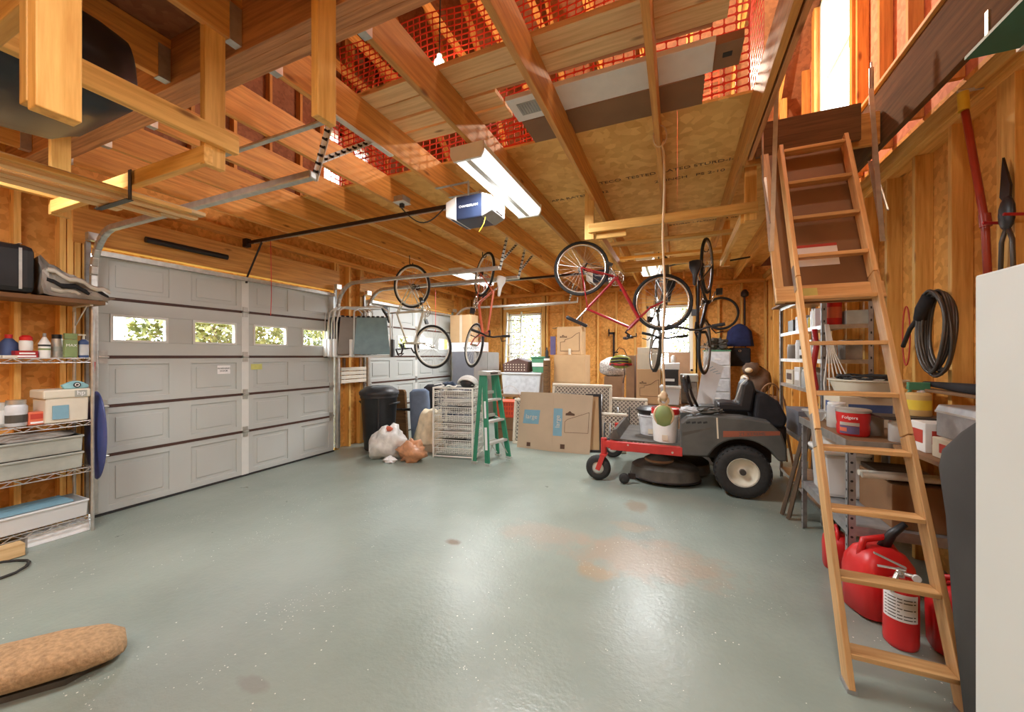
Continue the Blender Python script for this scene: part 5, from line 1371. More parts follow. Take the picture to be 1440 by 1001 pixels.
# ================================================================ RIDING MOWER (front towards -X)
mw = T('riding_mower', 'red and dark grey zero turn riding mower parked in front of the boxes', 'mower', (.05, 5.15, 0))
YN, YFAR = 4.56, 5.74
def arc(cx, cz, r, a0, a1, n): return [(cx+r*math.cos(R(a0+(a1-a0)*i/n)), cz+r*math.sin(R(a0+(a1-a0)*i/n))) for i in range(n+1)]
for s, (ya, yb) in enumerate(((YN+.01, YN+.27), (YFAR-.27, YFAR-.01))):
    # fender with wheel arch, vent slots on the near face
    prof = [(.03, .385), (.03, .74), (.10, .80), (.28, .835), (.62, .835), (.86, .80), (.955, .70), (1.0, .55), (1.0, .42)] + arc(.62, .27, .34, 26, 140, 12)[0:13] + [(.30, .40)]
    f = finish('fender', B().prism(prof, 'y', ya, yb), 'mower_grey', mw, world=True, bevel=.018)
    yo = ya-.0015 if s == 0 else yb+.0005
    if s == 0:
        for i in range(4): finish('vent_slot', B().prism([(.09+.055*i, .735+.004*i), (.13+.055*i, .745+.004*i), (.125+.055*i, .765+.004*i), (.085+.055*i, .755+.004*i)], 'y', yo, yo+.001), 'ink_dark', f, world=True)
        finish('side_stripe', B().prism([(.44, .62), (.94, .68), (.94, .72), (.44, .685)], 'y', yo, yo+.001), 'stripe_red', f, world=True)
        text('side_lettering', 'ZT XTREME', .045, 'mower_grey', f, TM(.70, yo-.001, .672, '-y', R(6)))
        finish('seam_strip', B().prism([(.385, .60), (.40, .60), (.39, .82), (.375, .82)], 'y', yo, yo+.002), 'cardboard_pale', f, world=True)
        finish('cup_recess', B().prism([(.05, .60), (.33, .70), (.33, .715), (.05, .64)], 'y', yo, yo+.001), 'dusty_black', f, world=True)
    b = B().box(-.72, .05, ya-.005, ya+.055, .375, .475) if s == 0 else B().box(-.72, .05, yb-.055, yb+.005, .375, .475)
    fr = finish('frame_rail', b, 'red_mower', mw, world=True, bevel=.006)
    yy = ya+.03 if s == 0 else yb-.03
    finish('bolt', B().cyl((-.05, yy-.037, .41), (-.05, yy+.037, .41), .012).cyl((-.52, yy-.037, .45), (-.52, yy+.037, .45), .01), 'galv', fr, world=True)
    # front caster
    b = B().cyl((-.80, yy+.01, .30), (-.80, yy+.01, .50), .035, n=16).box(-.80, -.70, yy-.02, yy+.04, .40, .47)
    finish('caster_post', b, 'red_mower', mw, world=True, smooth=2)
    b = B()
    for q in (-1, 1): b.bar((-.80, yy+.01+q*.065, .31), (-.865, yy+.01+q*.065, .13), .055, .008, up=(0, 1, 0))
    b.box(-.84, -.76, yy-.06, yy+.08, .30, .315)
    finish('caster_fork', b, 'red_mower', mw, world=True, bevel=.003)
    prof = [(.07, -.045), (.11, -.052), (.14, -.035), (.147, 0), (.14, .035), (.11, .052), (.07, .045)]
    w_ = finish('caster_wheel', B().lathe(prof, (-.865, yy+.01, .147), 32, axis='y', cap=False), 'black_rubber', mw, world=True, smooth=True)
    finish('caster_hub', B().lathe([(.02, -.04), (.075, -.03), (.078, .03), (.02, .04)], (-.865, yy+.01, .147), 24, axis='y'), 'silver', w_, world=True, smooth=2)
    # rear wheel
    yc = ya+.10 if s == 0 else yb-.10
    prof = [(.14, -.09), (.20, -.11), (.245, -.10), (.262, -.075), (.265, 0), (.262, .075), (.245, .10), (.20, .11), (.14, .09)]
    w_ = finish('drive_wheel', B().lathe(prof, (.62, yc-.02, .27), 48, axis='y', cap=False), 'black_rubber', mw, world=True, smooth=True)
    b = B()
    for i in range(30):
        a = 2*math.pi*i/30; 
        for q in (-1, 1):
            a2 = a+(math.pi/30 if q > 0 else 0); c_, s_ = math.cos(a2), math.sin(a2)
            p0 = Vector((.62+.262*c_, yc-.02+q*.02, .27+.262*s_)); p1 = Vector((.62+.250*math.cos(a2+.09), yc-.02+q*.098, .27+.250*math.sin(a2+.09)))
            b.bar(p0, p1, .022, .014, up=(c_, 0, s_))
    finish('tread', b, 'black_rubber', w_, world=True, kind='stuff')
    q = -1 if s == 0 else 1
    finish('rim', B().lathe([(.01, q*.03), (.04, q*.055), (.05, q*.03), (.10, q*.02), (.125, q*.06), (.145, q*.095), (.152, q*.09), (.145, 0)], (.62, yc-.02, .27), 36, axis='y'), 'cream_paint', w_, world=True, smooth=True)
    finish('hub_cap', B().cyl((.62, yc-.02+q*.05, .27), (.62, yc-.02+q*.085, .27), .03, n=18), 'tool_metal', w_, world=True, smooth=2)
finish('cross_member', B().box(-.75, -.68, YN+.05, YFAR-.05, .38, .45), 'red_mower', mw, world=True)
finish('foot_pan', B().prism([(-.74, .478), (-.70, .60), (-.66, .61), (-.62, .50), (.04, .485), (.04, .478)], 'y', YN+.08, YFAR-.08), 'dusty_black', mw, world=True, bevel=.004)
finish('chassis', B().box(.04, .92, YN+.28, YFAR-.28, .33, .62), 'black_metal', mw, world=True, bevel=.01)
finish('engine', B().box(.86, 1.08, YN+.38, YFAR-.38, .40, .72), 'black_metal', mw, world=True, bevel=.03)
b = B().lathe([(.02, .235), (.16, .24), (.20, .215), (.33, .20), (.37, .17), (.385, .06), (.39, .05)], (-.14, YN+.34, 0), 40, sx=1.0, sy=.78)
dk = finish('mower_deck', b, 'dusty_black', mw, world=True, smooth=2)
finish('deck_shell', B().lathe([(.02, .22), (.30, .20), (.36, .16), (.375, .05)], (.0, YFAR-.42, 0), 36), 'dusty_black', dk, world=True, smooth=2)
finish('deck_lip', B().ring((-.14, YN+.34, .05), .385, .012, 'z', 40, 6, sq=.78), 'black_metal', dk, world=True, smooth=True)
finish('blade_housing', B().lathe([(.15, .22), (.15, .27), (.10, .30), (.05, .35)], (-.20, YN+.30, 0), 24), 'dusty_black', dk, world=True, smooth=2)
finish('pulley_cover', B().lathe([(.16, .24), (.165, .262), (.12, .272)], (-.20, YN+.30, 0), 24), 'cardboard_dark', dk, world=True, smooth=2)
b = B().box(-.52, -.44, YN+.02, YN+.05, .06, .12)
finish('gauge_bracket', b, 'black_metal', dk, world=True)
finish('gauge_wheel', B().lathe([(.02, -.025), (.055, -.025), (.06, 0), (.055, .025), (.02, .025)], (-.56, YN-.0, .065), 20, axis='y'), 'black_rubber', dk, world=True, smooth=True)
# seat
b = B().prism([(.40, .835), (.42, .90), (.60, .905), (.70, .90), (.74, 1.12), (.70, 1.20), (.64, 1.21), (.60, 1.13), (.55, .97), (.50, .95), (.36, .96), (.34, .88)], 'y', 4.98, 5.40)
b = B().prism([(.42, .84), (.42, .93), (.52, .94), (.64, .93), (.68, 1.15), (.72, 1.205), (.77, 1.20), (.80, 1.10), (.76, .84)], 'y', 4.98, 5.40)
st = finish('seat', b, 'black_plastic', mw, world=True, bevel=.03)
finish('seat_piping', B().tube([(.60, 4.975, .96), (.655, 4.975, 1.15), (.72, 4.98, 1.215), (.73, 5.1, 1.22), (.73, 5.3, 1.22)], .008, 6), 'white_plastic', st, world=True, smooth=True)
finish('engine_hood', B().prism([(.78, .82), (.80, 1.05), (.86, 1.08), (1.0, .98), (1.08, .80), (1.05, .70), (.8, .70)], 'y', 4.90, 5.48), 'black_fabric', mw, world=True, bevel=.03)
for (y, dx) in ((4.93, 0), (5.42, .05)):
    b = B().tube([(.20+dx, y, .80), (.13+dx, y, .95), (.08+dx, y, 1.12), (.07+dx, y+.05*(1 if y < 5.2 else -1), 1.20), (.07+dx, y+.22*(1 if y < 5.2 else -1), 1.22)], .017, 8)
    lv = finish('control_lever', b, 'black_metal', mw, world=True, smooth=True)
    finish('grip', B().cyl((.10+dx, y, 1.05), (.07+dx, y+.02, 1.20), .024), 'black_rubber', lv, world=True, smooth=2)
# things on the mower
def bucket(x, y, z, label, body, rim, rb=.128, rt=.148, h=.37, lid=None):
    o = T('bucket', label, 'bucket', (x, y, z))
    finish('body', B().lathe([(rb, 0), (rt-.004, h*.78), (rt, h*.785), (rt, h), (rt-.008, h), (rb-.01, .01)], (0, 0, 0), 32), body, o, smooth=2)
    for k in (.80, .90): finish('ring', B().ring((0, 0, h*k), rt+.002, .005, 'z', 32, 6), rim if k > .85 else body, o, smooth=True)
    if rim != body: finish('rim_band', B().lathe([(rt+.003, h*.86), (rt+.006, h*1.03), (rt-.004, h*1.03), (rt-.004, h*.86)], (0, 0, 0), 32, cap=False), rim, o, smooth=2)
    finish('bail_handle', B().tube([((rt+.01)*math.cos(a), -.02-(rt*.9)*math.sin(a)*.4, h*.85-(rt*.8)*math.sin(a)) for a in [math.pi*i/12 for i in range(13)]], .003, 5), 'galv', o)
    finish('print', B().box(-.03, .03, -rb-.012, -rb-.009, .03, .09), 'cardboard_pale', o)
    if lid: finish('lid', B().lathe([(rt+.03, h), (rt+.035, h+.02), (rt-.02, h+.05), (.02, h+.06)], (0, 0, 0), 28), lid, o, smooth=2)
    return o
bucket(-.13, 4.80, .487, 'white five gallon bucket with red rim standing on the mower footplate', 'white_plastic', 'red_plastic')
bucket(-.30, 5.12, .487, 'pale grey bucket with a black lid behind the red rimmed bucket', 'tub_grey', 'black_plastic', h=.30, lid='black_plastic')
o = T('paper_board', 'white sheet with faint writing propped upright behind the mower levers', 'paper', (.40, 5.82, 0))
finish('sheet', B().prism([(-.17, 0), (.04, 0), (.04, .86), (.17, 1.32), (-.06, 1.45), (-.17, .78)], 'y', 0, .012), 'white_paper', o)
b = B()
for k in range(4): b.bar((-.03+.035*k, -.001, 1.29-.02*k), (.04+.03*k, -.001, 1.33-.03*k), .001, .006)
finish('writing', b, 'ink_blue', o, kind='stuff')
o = one('work_gloves', B().ball((0, 0, .025), (.12, .07, .035), 16, 8, .8, 14).ball((.10, .02, .03), (.06, .05, .03), 12, 7, .7, 4), 'dusty_black', 'dark crumpled gloves lying on the mower fender before the seat', 'gloves', (.30, 4.70, .848))
o = one('plastic_sheet', B().ball((0, 0, .03), (.12, .06, .035), 14, 8, .5, 31), 'tub_grey', 'pale crumpled plastic on the front of the mower fender', 'plastic', (.13, 4.70, .838))

# ================================================================ TABLES, FLAT CARTONS, BOXES BEHIND THE MOWER
o = T('flattened_box', 'large flattened cardboard box with blue print leaning upright on the floor', 'cardboard box', M=Matrix.Translation((-1.75, 5.68, 0)) @ Matrix.Rotation(R(3), 4, 'Z') @ Matrix.Rotation(R(-9), 4, 'X'), group='cardboard boxes at the back')
finish('panel', B().prism([(-.60, .02), (-.03, 0), (-.03, .90), (-.58, .90)], 'y', 0, .012), 'cardboard_grey', o)
finish('panel', B().prism([(-.028, 0), (.55, .0), (.58, .88), (-.028, .90)], 'y', -.004, .012), 'cardboard_grey', o)
finish('blue_block', B().prism([(-.52, .40), (-.26, .40), (-.24, .62), (-.50, .62)], 'y', -.0015, 0), 'ink_blue', o)
finish('blue_strip', B().box(-.02, .12, -.0056, -.004, .24, .66), 'ink_blue', o)
text('lettering', 'large', .10, 'cardboard_pale', o, XF[o] @ TM(-.38, -.003, .51, '-y'))
text('lettering', 'large', .10, 'cardboard_pale', o, XF[o] @ TM(.05, -.0065, .46, '-y', R(90)))
b = B(); P_ = [Vector((.16, -.0056, .30)), Vector((.52, -.0056, .31)), Vector((.53, -.0056, .62)), Vector((.34, -.0056, .55)), Vector((.20, -.0056, .50)), Vector((.16, -.0056, .46))]
for a, c in zip(P_, P_[1:]+P_[:1]): b.bar(a, c, .001, .006, up=(1, 0, 0) if abs((c-a).z) > .1 else (0, 0, 1))
finish('house_outline', b, 'ink_brown', o); finish('store_mark', B().prism([(.17, .56), (.17, .59), (.20, .60), (.235, .63), (.27, .60), (.31, .59), (.31, .56)], 'y', -.0056, -.0045), 'ink_brown', o)
finish('recycling_mark', B().box(-.44, -.38, -.0015, 0, .05, .11).box(.10, .17, -.0056, -.0045, .05, .12), 'ink_brown', o)
def ftable(x, y, w_, h_, rz, tilt, label, legs=True):
    o = T('folding_table', label, 'folding table', M=Matrix.Translation((x, y, 0)) @ Matrix.Rotation(rz, 4, 'Z') @ Matrix.Rotation(tilt, 4, 'X'), group='folded plastic tables')
    b = B(); t = .045
    b.box(-w_/2, w_/2, 0, t, 0, .05).box(-w_/2, w_/2, 0, t, h_-.05, h_).box(-w_/2, -w_/2+.05, 0, t, .05, h_-.05).box(w_/2-.05, w_/2, 0, t, .05, h_-.05)
    top = finish('table_top', b, 'beige_plastic', o, bevel=.015)
    b = B(); s = .062; nx, nz = int((w_-.1)/s), int((h_-.1)/s)
    for i in range(nx+nz+1):
        x0_, z0_ = -w_/2+.05+i*s, .05
        if x0_ > w_/2-.05: z0_ += x0_-(w_/2-.05); x0_ = w_/2-.05
        x1_, z1_ = -w_/2+.05, .05+i*s
        if z1_ > h_-.05: x1_ += z1_-(h_-.05); z1_ = h_-.05
        if x0_ > x1_ and z1_ > z0_:
            b.bar((x0_, .010, z0_), (x1_, .010, z1_), .012, .014, up=(0, 1, 0)); b.bar((-x0_, .010, z0_), (-x1_, .010, z1_), .012, .014, up=(0, 1, 0))
    finish('lattice', b, 'beige_plastic', top, kind='stuff')
    finish('back_skin', B().box(-w_/2+.02, w_/2-.02, t-.008, t-.002, .02, h_-.02), 'cabinet_taupe', top)  # taupe, not beige: shade in the lattice holes put in as colour
    if legs:
        for q in (-1, 1): finish('leg', B().tube([(q*w_*.12, -.012, .12), (q*w_*.12, -.012, h_-.16), (q*w_*.34, -.012, h_-.16), (q*w_*.34, -.012, .12)], .012, 7), 'galv_dull', o, smooth=True)
    return o
ftable(-2.16, 5.93, .78, .76, R(2), R(-8), 'folded beige lattice table standing behind the left edge of the flattened box', False)
ftable(-1.44, 6.10, .98, 1.02, 0, R(-6), 'tallest folded beige lattice table, its rim showing above the flattened box')
ftable(-.78, 6.18, .72, .82, R(0), R(-8), 'folded beige lattice table right of the flattened box, behind the mower')
ftable(-.90, 5.97, .40, .60, R(0), R(-8), 'small folded beige table leaning on the lattice table behind the mower', True)
o = T('picture_frame', 'dark framed panel leaning between the flattened box and the folded tables', 'frame', M=Matrix.Translation((-1.16, 5.86, 0)) @ Matrix.Rotation(R(18), 4, 'Z') @ Matrix.Rotation(R(-9), 4, 'X'))
b = B().box(-.12, .12, 0, .03, 0, .04).box(-.12, .12, 0, .03, .85, .89).box(-.12, -.08, 0, .03, .04, .85).box(.08, .12, 0, .03, .04, .85); finish('frame', b, 'black_plastic', o, bevel=.005)
finish('panel', B().box(-.08, .08, .012, .02, .04, .85), 'cardboard', o)
o = T('workbench', 'low dark bench behind the folded tables, holding printed boxes and bins', 'bench', (-.42, 6.8, 0))
finish('top', B().box(-.85, .85, -.42, .42, .68, .72), 'hardboard', o)
for x in (-.8, .8):
    for y in (-.37, .37): finish('leg', B().box(x-.03, x+.03, y-.03, y+.03, 0, .68), 'dark_wood', o)
carton(-1.02, 6.92, .72, .30, .34, .40, 'plain dark brown box under the patterned pillow', 'cardboard_dark', tape=False)
o = T('pillow', 'white and grey patterned pillow draped over the dark brown box', 'pillow', (-1.02, 6.88, 1.125))
b = B().ball((0, 0, .15), (.25, .17, .18), 24, 12, .15, 3)
for v in b.bm.verts: v.co.z = max(v.co.z, .0)
finish('pillow', b, 'patterned', o, smooth=True)
carton(-.42, 6.60, .72, .36, .34, .54, 'printed brown box with house outline behind the white bucket', art='house')
carton(-.70, 6.60, .72, .13, .30, .76, 'narrow purple printed box standing left of the house print box', 'cardboard_dark', tape=False)
o = COL.objects[-1]
finish('front_print', B().box(-.755, -.645, 6.448, 6.4495, .80, 1.46), 'ink_purple', None) if False else None
carton(-.42, 6.60, 1.262, .35, .32, .24, 'pale grey box with faint print on top of the house print box', 'cardboard_pale')
carton(-.42, 6.60, 1.505, .34, .30, .10, 'thin pale carton at the very top of the middle stack', 'cardboard_pale')
o = T('printer', 'black boxy printer with a white tray on the bench right of the printed boxes', 'printer', (-.10, 6.50, 1.02))
finish('body', B().box(-.115, .115, -.11, .16, 0, .24), 'black_plastic', o, bevel=.01); finish('paper_slot', B().box(-.08, .06, -.1125, -.11, .06, .10), 'white_plastic', o)
one('white_tray', B().prism([(-.13, 0), (.13, 0), (.135, .10), (-.13, .085)], 'y', -.12, .13), 'white_plastic', 'white shallow tray lying on top of the black printer', 'tray', (-.10, 6.52, 1.262), bevel=.006)
o = T('storage_bin', 'small white lidded bin under the black printer', 'bin', (-.10, 6.50, .721)); finish('bin', B().prism([(-.12, 0), (.12, 0), (.14, .25), (-.14, .25)], 'y', -.14, .14), 'cloudy_plastic', o, bevel=.01); finish('lid', B().box(-.155, .155, -.155, .155, .25, .29), 'white_plastic', o, bevel=.008)
o = T('storage_bin', 'grey tote with lid before the right back window', 'bin', (.17, 6.78, .721)); finish('bin', B().box(-.12, .12, -.15, .15, 0, .34), 'tarp', o, bevel=.02); finish('lid', B().box(-.13, .13, -.16, .16, .34, .46), 'tray_grey', o, bevel=.015)
carton(.03, 7.75, .0, .36, .30, 1.53, 'tall brown box in front of the right back window', 'cardboard_dark', tape=False)
one('small_bottle', B().lathe([(.035, 0), (.035, .09), (.015, .12)], (0, 0, 0), 12), 'white_plastic', 'white bottle on the white tray of the printer', 'bottle', (-.06, 6.50, 1.362), smooth=2)
# helmet on the tall box stack, hanging from the red bicycle bars
o = T('bike_helmet', 'green and dark red bicycle helmet hanging from the red bicycle handlebar', 'helmet', (-.63, 4.78, 1.30))
b = B().ball((0, 0, .10), (.13, .10, .085), 20, 12)
finish('shell', b, 'helmet_green', o, smooth=True)
for k in (-1, 0, 1): finish('vent', B().tube([(-.10, -.092+.01*abs(k), .10+k*.035), (0, -.104, .112+k*.035), (.10, -.085, .10+k*.035)], .010, 6), 'ink_dark', o, smooth=True)
finish('rim', B().ring((0, 0, .07), .122, .018, 'z', 24, 7, sq=.78), 'red_paint', o, smooth=True)
finish('strap', B().tube([(-.08, -.02, .18), (-.02, 0, .27), (.04, 0, .25), (.08, 0, .16)], .005, 5), 'black_fabric', o); finish('strap_end', B().tube([(.05, -.09, .05), (.06, -.1, -.06), (.04, -.1, -.15)], .005, 5), 'black_fabric', o)
# drawer tower with beads, right of the window
o = T('drawer_tower', 'pale clear plastic drawer tower beside the right back window', 'drawer unit', (.70, 8.45, 0))
finish('frame', B().box(-.22, .22, -.19, .19, 0, 1.56), 'cloudy_plastic', o, bevel=.01)
for k in range(6): 
    d_ = finish('drawer', B().box(-.20, .20, -.205, -.191, .05+.25*k, .27+.25*k), 'tub_grey', o, bevel=.004); finish('handle', B().box(-.05, .05, -.215, -.2055, .15+.25*k, .175+.25*k), 'white_plastic', d_)
finish('lid', B().box(-.23, .23, -.2, .2, 1.56, 1.585), 'green_tote', o)
one('bead_heap', B().ball((0, 0, .07), (.18, .13, .11), 24, 12, .9, 9), 'dusty_black', 'heap of dark beads and trinkets on the drawer tower', 'beads', (.70, 8.45, 1.61))
o = T('plush_toy', 'brown plush animal sitting on a pile near the back right corner', 'plush toy', (1.30, 7.9, .825))
b = B().ball((0, 0, .2), (.20, .18, .24), 16, 10, .3, 2).ball((-.12, -.1, .42), (.13, .12, .12), 16, 10, .3, 7)
finish('body', b, 'plush_brown', o, smooth=True); finish('muzzle', B().ball((-.17, -.21, .40), (.06, .05, .045)), 'beige_cloth', o, smooth=True); finish('paw', B().ball((-.22, -.12, .22), (.07, .07, .10)), 'beige_cloth', o, smooth=True)
carton(1.28, 7.9, .0, .5, .5, .79, 'brown box on the floor under the plush toy', 'cardboard_dark', tape=False)
# windsor chair back
o = T('windsor_chair', 'dark wooden spindle back chair behind the mower near the steel shelves', 'chair', (1.22, 6.25, 0))
finish('seat', B().prism([(.2*math.cos(a), .2*math.sin(a)) for a in [2*math.pi*i/20 for i in range(20)]], 'z', .43, .46), 'hardboard', o, bevel=.008)
finish('back_hoop', B().tube([(-.20*math.cos(a), .17+.05*math.sin(a), .46+.62*math.sin(a)) for a in [math.pi*i/18 for i in range(19)]], .012, 7), 'hardboard', o, smooth=True)
for k in range(6):
    x = -.13+.052*k; finish('spindle', B().tube([(x*.7, .17, .46), (x, .21, .46+.60*math.sqrt(1-(x/.2)**2))], .007, 6), 'hardboard', o)
for x in (-.15, .15):
    for y in (-.14, .14): finish('leg', B().cyl((x*1.2, y*1.2, 0), (x*.8, y*.8, .44), .012, .018), 'hardboard', o)
# ================================================================ RIGHT SIDE: STEEL SHELVES
ux0, ux1, uy0, uy1 = 1.15, 1.50, 4.12, 5.62
us = T('steel_shelving', 'grey steel shelving unit against the right wall behind the attic ladder', 'shelving', (1.32, 4.87, 0))
for x in (ux0, ux1):
    for y in (uy0, uy1):
        sx_ = 1 if x == ux0 else -1; sy_ = 1 if y == uy0 else -1
        b = B().box(*sorted((x, x+sx_*.035)), *sorted((y, y+sy_*.003)), 0, 2.16).box(*sorted((x, x+sx_*.003)), *sorted((y, y+sy_*.035)), 0, 2.16)
        p_ = finish('upright', b, 'galv_dull', us, world=True)
        b = B()
        for k in range(20):
            z = .08+.105*k; b.box(*sorted((x-sx_*.0006, x-sx_*.0001)), *sorted((y+sy_*.012, y+sy_*.022)), z, z+.02)
            b.box(*sorted((x+sx_*.012, x+sx_*.022)), *sorted((y-sy_*.0006, y-sy_*.0001)), z, z+.02)
        finish('slots', b, 'ink_dark', p_, world=True, kind='stuff')
SZ = (.12, .62, 1.15, 1.44, 1.74, 2.05)
for z in SZ:
    finish('shelf_board', B().box(ux0+.004, ux1-.004, uy0+.004, uy1-.004, z-.004, z).box(ux0+.0035, ux0+.006, uy0+.004, uy1-.004, z-.035, z-.004).box(ux0+.006, ux1-.004, uy0+.0035, uy0+.006, z-.035, z-.004), 'galv', us, world=True)
def jar(x, y, z, r, h, body, lid, label, name='jar', cat='jar', band=None):
    o = T(name, label, cat, (x, y, z))
    finish('body', B().lathe([(r*.94, 0), (r, .006), (r, h*.86), (r*.85, h*.93)], (0, 0, 0), 20), body, o, smooth=2)
    if lid: finish('lid', B().lathe([(r*.9, h*.93), (r*.9, h), (r*.8, h+.004)], (0, 0, 0), 20), lid, o, smooth=2)
    if band: finish('label', B().lathe([(r+.0006, h*.25), (r+.0006, h*.65)], (0, 0, 0), 20, cap=False), band, o, smooth=True)
    return o
def bx(x, y, z, w_, d_, h_, mat, label, name='small_box', cat='box', strip=None):
    o = T(name, label, cat, (x, y, z))
    finish('box', B().box(-w_/2, w_/2, -d_/2, d_/2, 0, h_), mat, o, bevel=.004)
    if strip: finish('label', B().box(-w_/2-.0015, -w_/2, -d_*.35, d_*.35, h_*.3, h_*.75).box(-w_*.35, w_*.35, -d_/2-.0015, -d_/2, h_*.3, h_*.75), strip, o)
    return o
z = SZ[4]+.001
jar(1.25, 4.24, z, .075, .24, 'red_plastic', 'red_paint', 'red plastic coffee canister on the steel shelving, behind the ladder rail', 'canister', 'canister', band='coral_paint')
for k, (y, m, hh, l) in enumerate(((4.42, 'white_paper', .17, 'white book standing beside the red canister'), (4.46, 'cream_paint', .16, 'cream book, second from the red canister'), (4.50, 'white_plastic', .18, 'white binder, third from the red canister'), (4.54, 'tub_grey', .16, 'grey book at the end of the row by the red canister'))):
    o = T('book', l, 'book', (1.25, y, z), group='books beside the red canister'); finish('cover', B().box(-.07, .07, -.015, .015, 0, hh), m, o); finish('pages', B().box(-.066, .071, -.012, .012, .004, hh-.004), 'white_paper', o)
jar(1.24, 4.66, z, .05, .11, 'yellow', 'yellow', 'small yellow tub on the steel shelving beside the book row', 'tub', 'tub')
bx(1.30, 4.82, z, .16, .14, .12, 'black_plastic', 'small black box on the steel shelving between the yellow tub and the grey carton')
bx(1.30, 5.05, z, .2, .2, .16, 'tub_grey', 'grey carton on the fifth steel shelf', strip='white_paper')
bx(1.30, 5.35, z, .2, .22, .14, 'tool_metal', 'dark metal box at the far end of the fifth steel shelf')
bx(1.405, 4.24, z, .15, .17, .12, 'tray_grey', 'grey bin beside the red canister at the near end of the shelf', 'bin', 'bin')
z = SZ[5]+.001
o = board('wood_board', (1.14, 4.0, z+.012), (1.14, 5.75, z+.012), .10, .02, 'hardboard'); tag(o, 'brown board lying along the top steel shelf edge', 'board')
bx(1.36, 4.45, z, .25, .5, .13, 'cardboard', 'low open cardboard carton on top of the steel shelving')
bx(1.36, 5.2, z, .25, .5, .10, 'white_plastic', 'white flat box on top of the steel shelving, far end')
z = SZ[3]+.001
for k, (y, x, r, h, m, lid, l) in enumerate(((4.24, 1.24, .05, .16, 'clear_plastic', 'silver', 'clear jar of nails nearest the ladder on the fourth steel shelf'), (4.38, 1.24, .045, .14, 'tan_tub', 'galv', 'tan jar beside the clear jar of nails'), (4.52, 1.24, .05, .17, 'clear_plastic', 'white_plastic', 'clear jar with white lid on the fourth steel shelf'),
        (4.90, 1.24, .06, .15, 'tool_metal', 'galv', 'dark tin in the middle of the fourth steel shelf'), (5.10, 1.24, .05, .2, 'white_plastic', 'white_plastic', 'tall white bottle on the fourth steel shelf'), (5.40, 1.24, .06, .16, 'cabinet_taupe', 'galv', 'taupe tin at the far end of the fourth steel shelf'))):
    jar(x, y, z, r, h, m, lid, l, band='white_paper' if k in (2, 3) else None)
bx(1.40, 4.30, z, .12, .18, .17, 'tarp', 'dim glass front parts case behind the clear jars')
bx(1.28, 4.70, z, .14, .12, .19, 'silver', 'silver parts cabinet on the fourth steel shelf', strip='cardboard_pale')
z = SZ[2]+.001
bx(1.30, 5.36, z, .22, .3, .16, 'cardboard_pale', 'pale carton at the far end of the third steel shelf', strip='ink_brown')
bx(1.27, 5.0, z, .18, .22, .20, 'silver', 'silver box in the middle of the third steel shelf', strip='white_paper')
jar(1.22, 4.75, z, .06, .18, 'clear_plastic', 'white_plastic', 'clear tub with white lid on the third steel shelf')
jar(1.24, 4.55, z, .06, .15, 'cabinet_taupe', 'silver', 'brownish tin beside the clear tub on the third steel shelf')
z = SZ[1]+.001
bx(1.32, 4.5, z, .28, .5, .22, 'cardboard_dark', 'dark brown carton low on the steel shelving, near end')
bx(1.32, 5.2, z, .28, .5, .26, 'cabinet_grey', 'dark grey carton low on the steel shelving, far end')
# red hose and white cables hanging on the near end of the shelves
o = one('red_hose', B().tube([(1.09, 4.09, 1.70), (1.10, 4.07, 1.55), (1.07, 4.06, 1.36), (1.09, 4.05, 1.2), (1.06, 4.04, 1.06)], .022, 8), 'red_paint', 'dull red rolled hose hanging at the corner of the steel shelving', 'hose', smooth=True)
b = B()
for k in range(6): b.tube([(1.16+.004*k, 4.07, 1.74), (1.17+.01*k, 4.05, 1.5), (1.14+.035*k, 4.03, 1.24), (1.15+.035*k, 4.02, 1.06)], .005, 5)
one('cord_bundle', b, 'white_wire', 'bunch of thin white cords hanging from the steel shelving', 'cord', smooth=True)

# ---------------------------------------------------------------- bench of slotted angle
bx0, bx1, by0, by1 = .98, 1.55, 3.04, 4.02
wbn = T('steel_workbench', 'grey slotted steel workbench against the right wall under the ladder', 'workbench', (1.27, 3.53, 0))
for x in (bx0, bx1):
    for y in (by0, by1):
        sx_ = 1 if x == bx0 else -1; sy_ = 1 if y == by0 else -1
        b = B().box(*sorted((x, x+sx_*.04)), *sorted((y, y+sy_*.003)), 0, .93).box(*sorted((x, x+sx_*.003)), *sorted((y, y+sy_*.04)), 0, .93)
        p_ = finish('leg', b, 'galv_dull', wbn, world=True); b = B()
        for k in range(15):
            z = .05+.058*k
            b.cyl((x+sx_*.02, y-sy_*.0008, z), (x+sx_*.02, y-sy_*.0001, z), .008, n=8).cyl((x-sx_*.0008, y+sy_*.02, z), (x-sx_*.0001, y+sy_*.02, z), .008, n=8)
        finish('holes', b, 'ink_dark', p_, world=True, kind='stuff')
tp = finish('bench_top', B().box(bx0-.01, bx1, by0-.01, by1+.01, .92, .945), 'hardboard', wbn, world=True)
finish('edge_angle', B().box(bx0-.014, bx0-.010, by0-.012, by1+.012, .895, .95).box(bx0-.014, bx1, by0-.014, by0-.010, .895, .945), 'galv', wbn, world=True)
finish('lower_shelf', B().box(bx0+.004, bx1-.004, by0+.004, by1-.004, .39, .41).box(bx0+.003, bx0+.006, by0, by1, .35, .39).box(bx0+.006, bx1-.004, by0+.003, by0+.006, .35, .39), 'galv_dull', wbn, world=True)
zb = .946
o = T('coffee_tub', 'red plastic coffee tub with black lid rim standing on the steel workbench edge', 'tub', (1.075, 3.25, zb))
finish('body', B().lathe([(.078, 0), (.084, .01), (.087, .055), (.082, .078), (.087, .10), (.090, .152)], (0, 0, 0), 32), 'red_plastic', o, smooth=2)
finish('lid', B().lathe([(.092, .152), (.094, .168), (.086, .174)], (0, 0, 0), 32), 'silver', o, smooth=2)
a_ = R(-118)
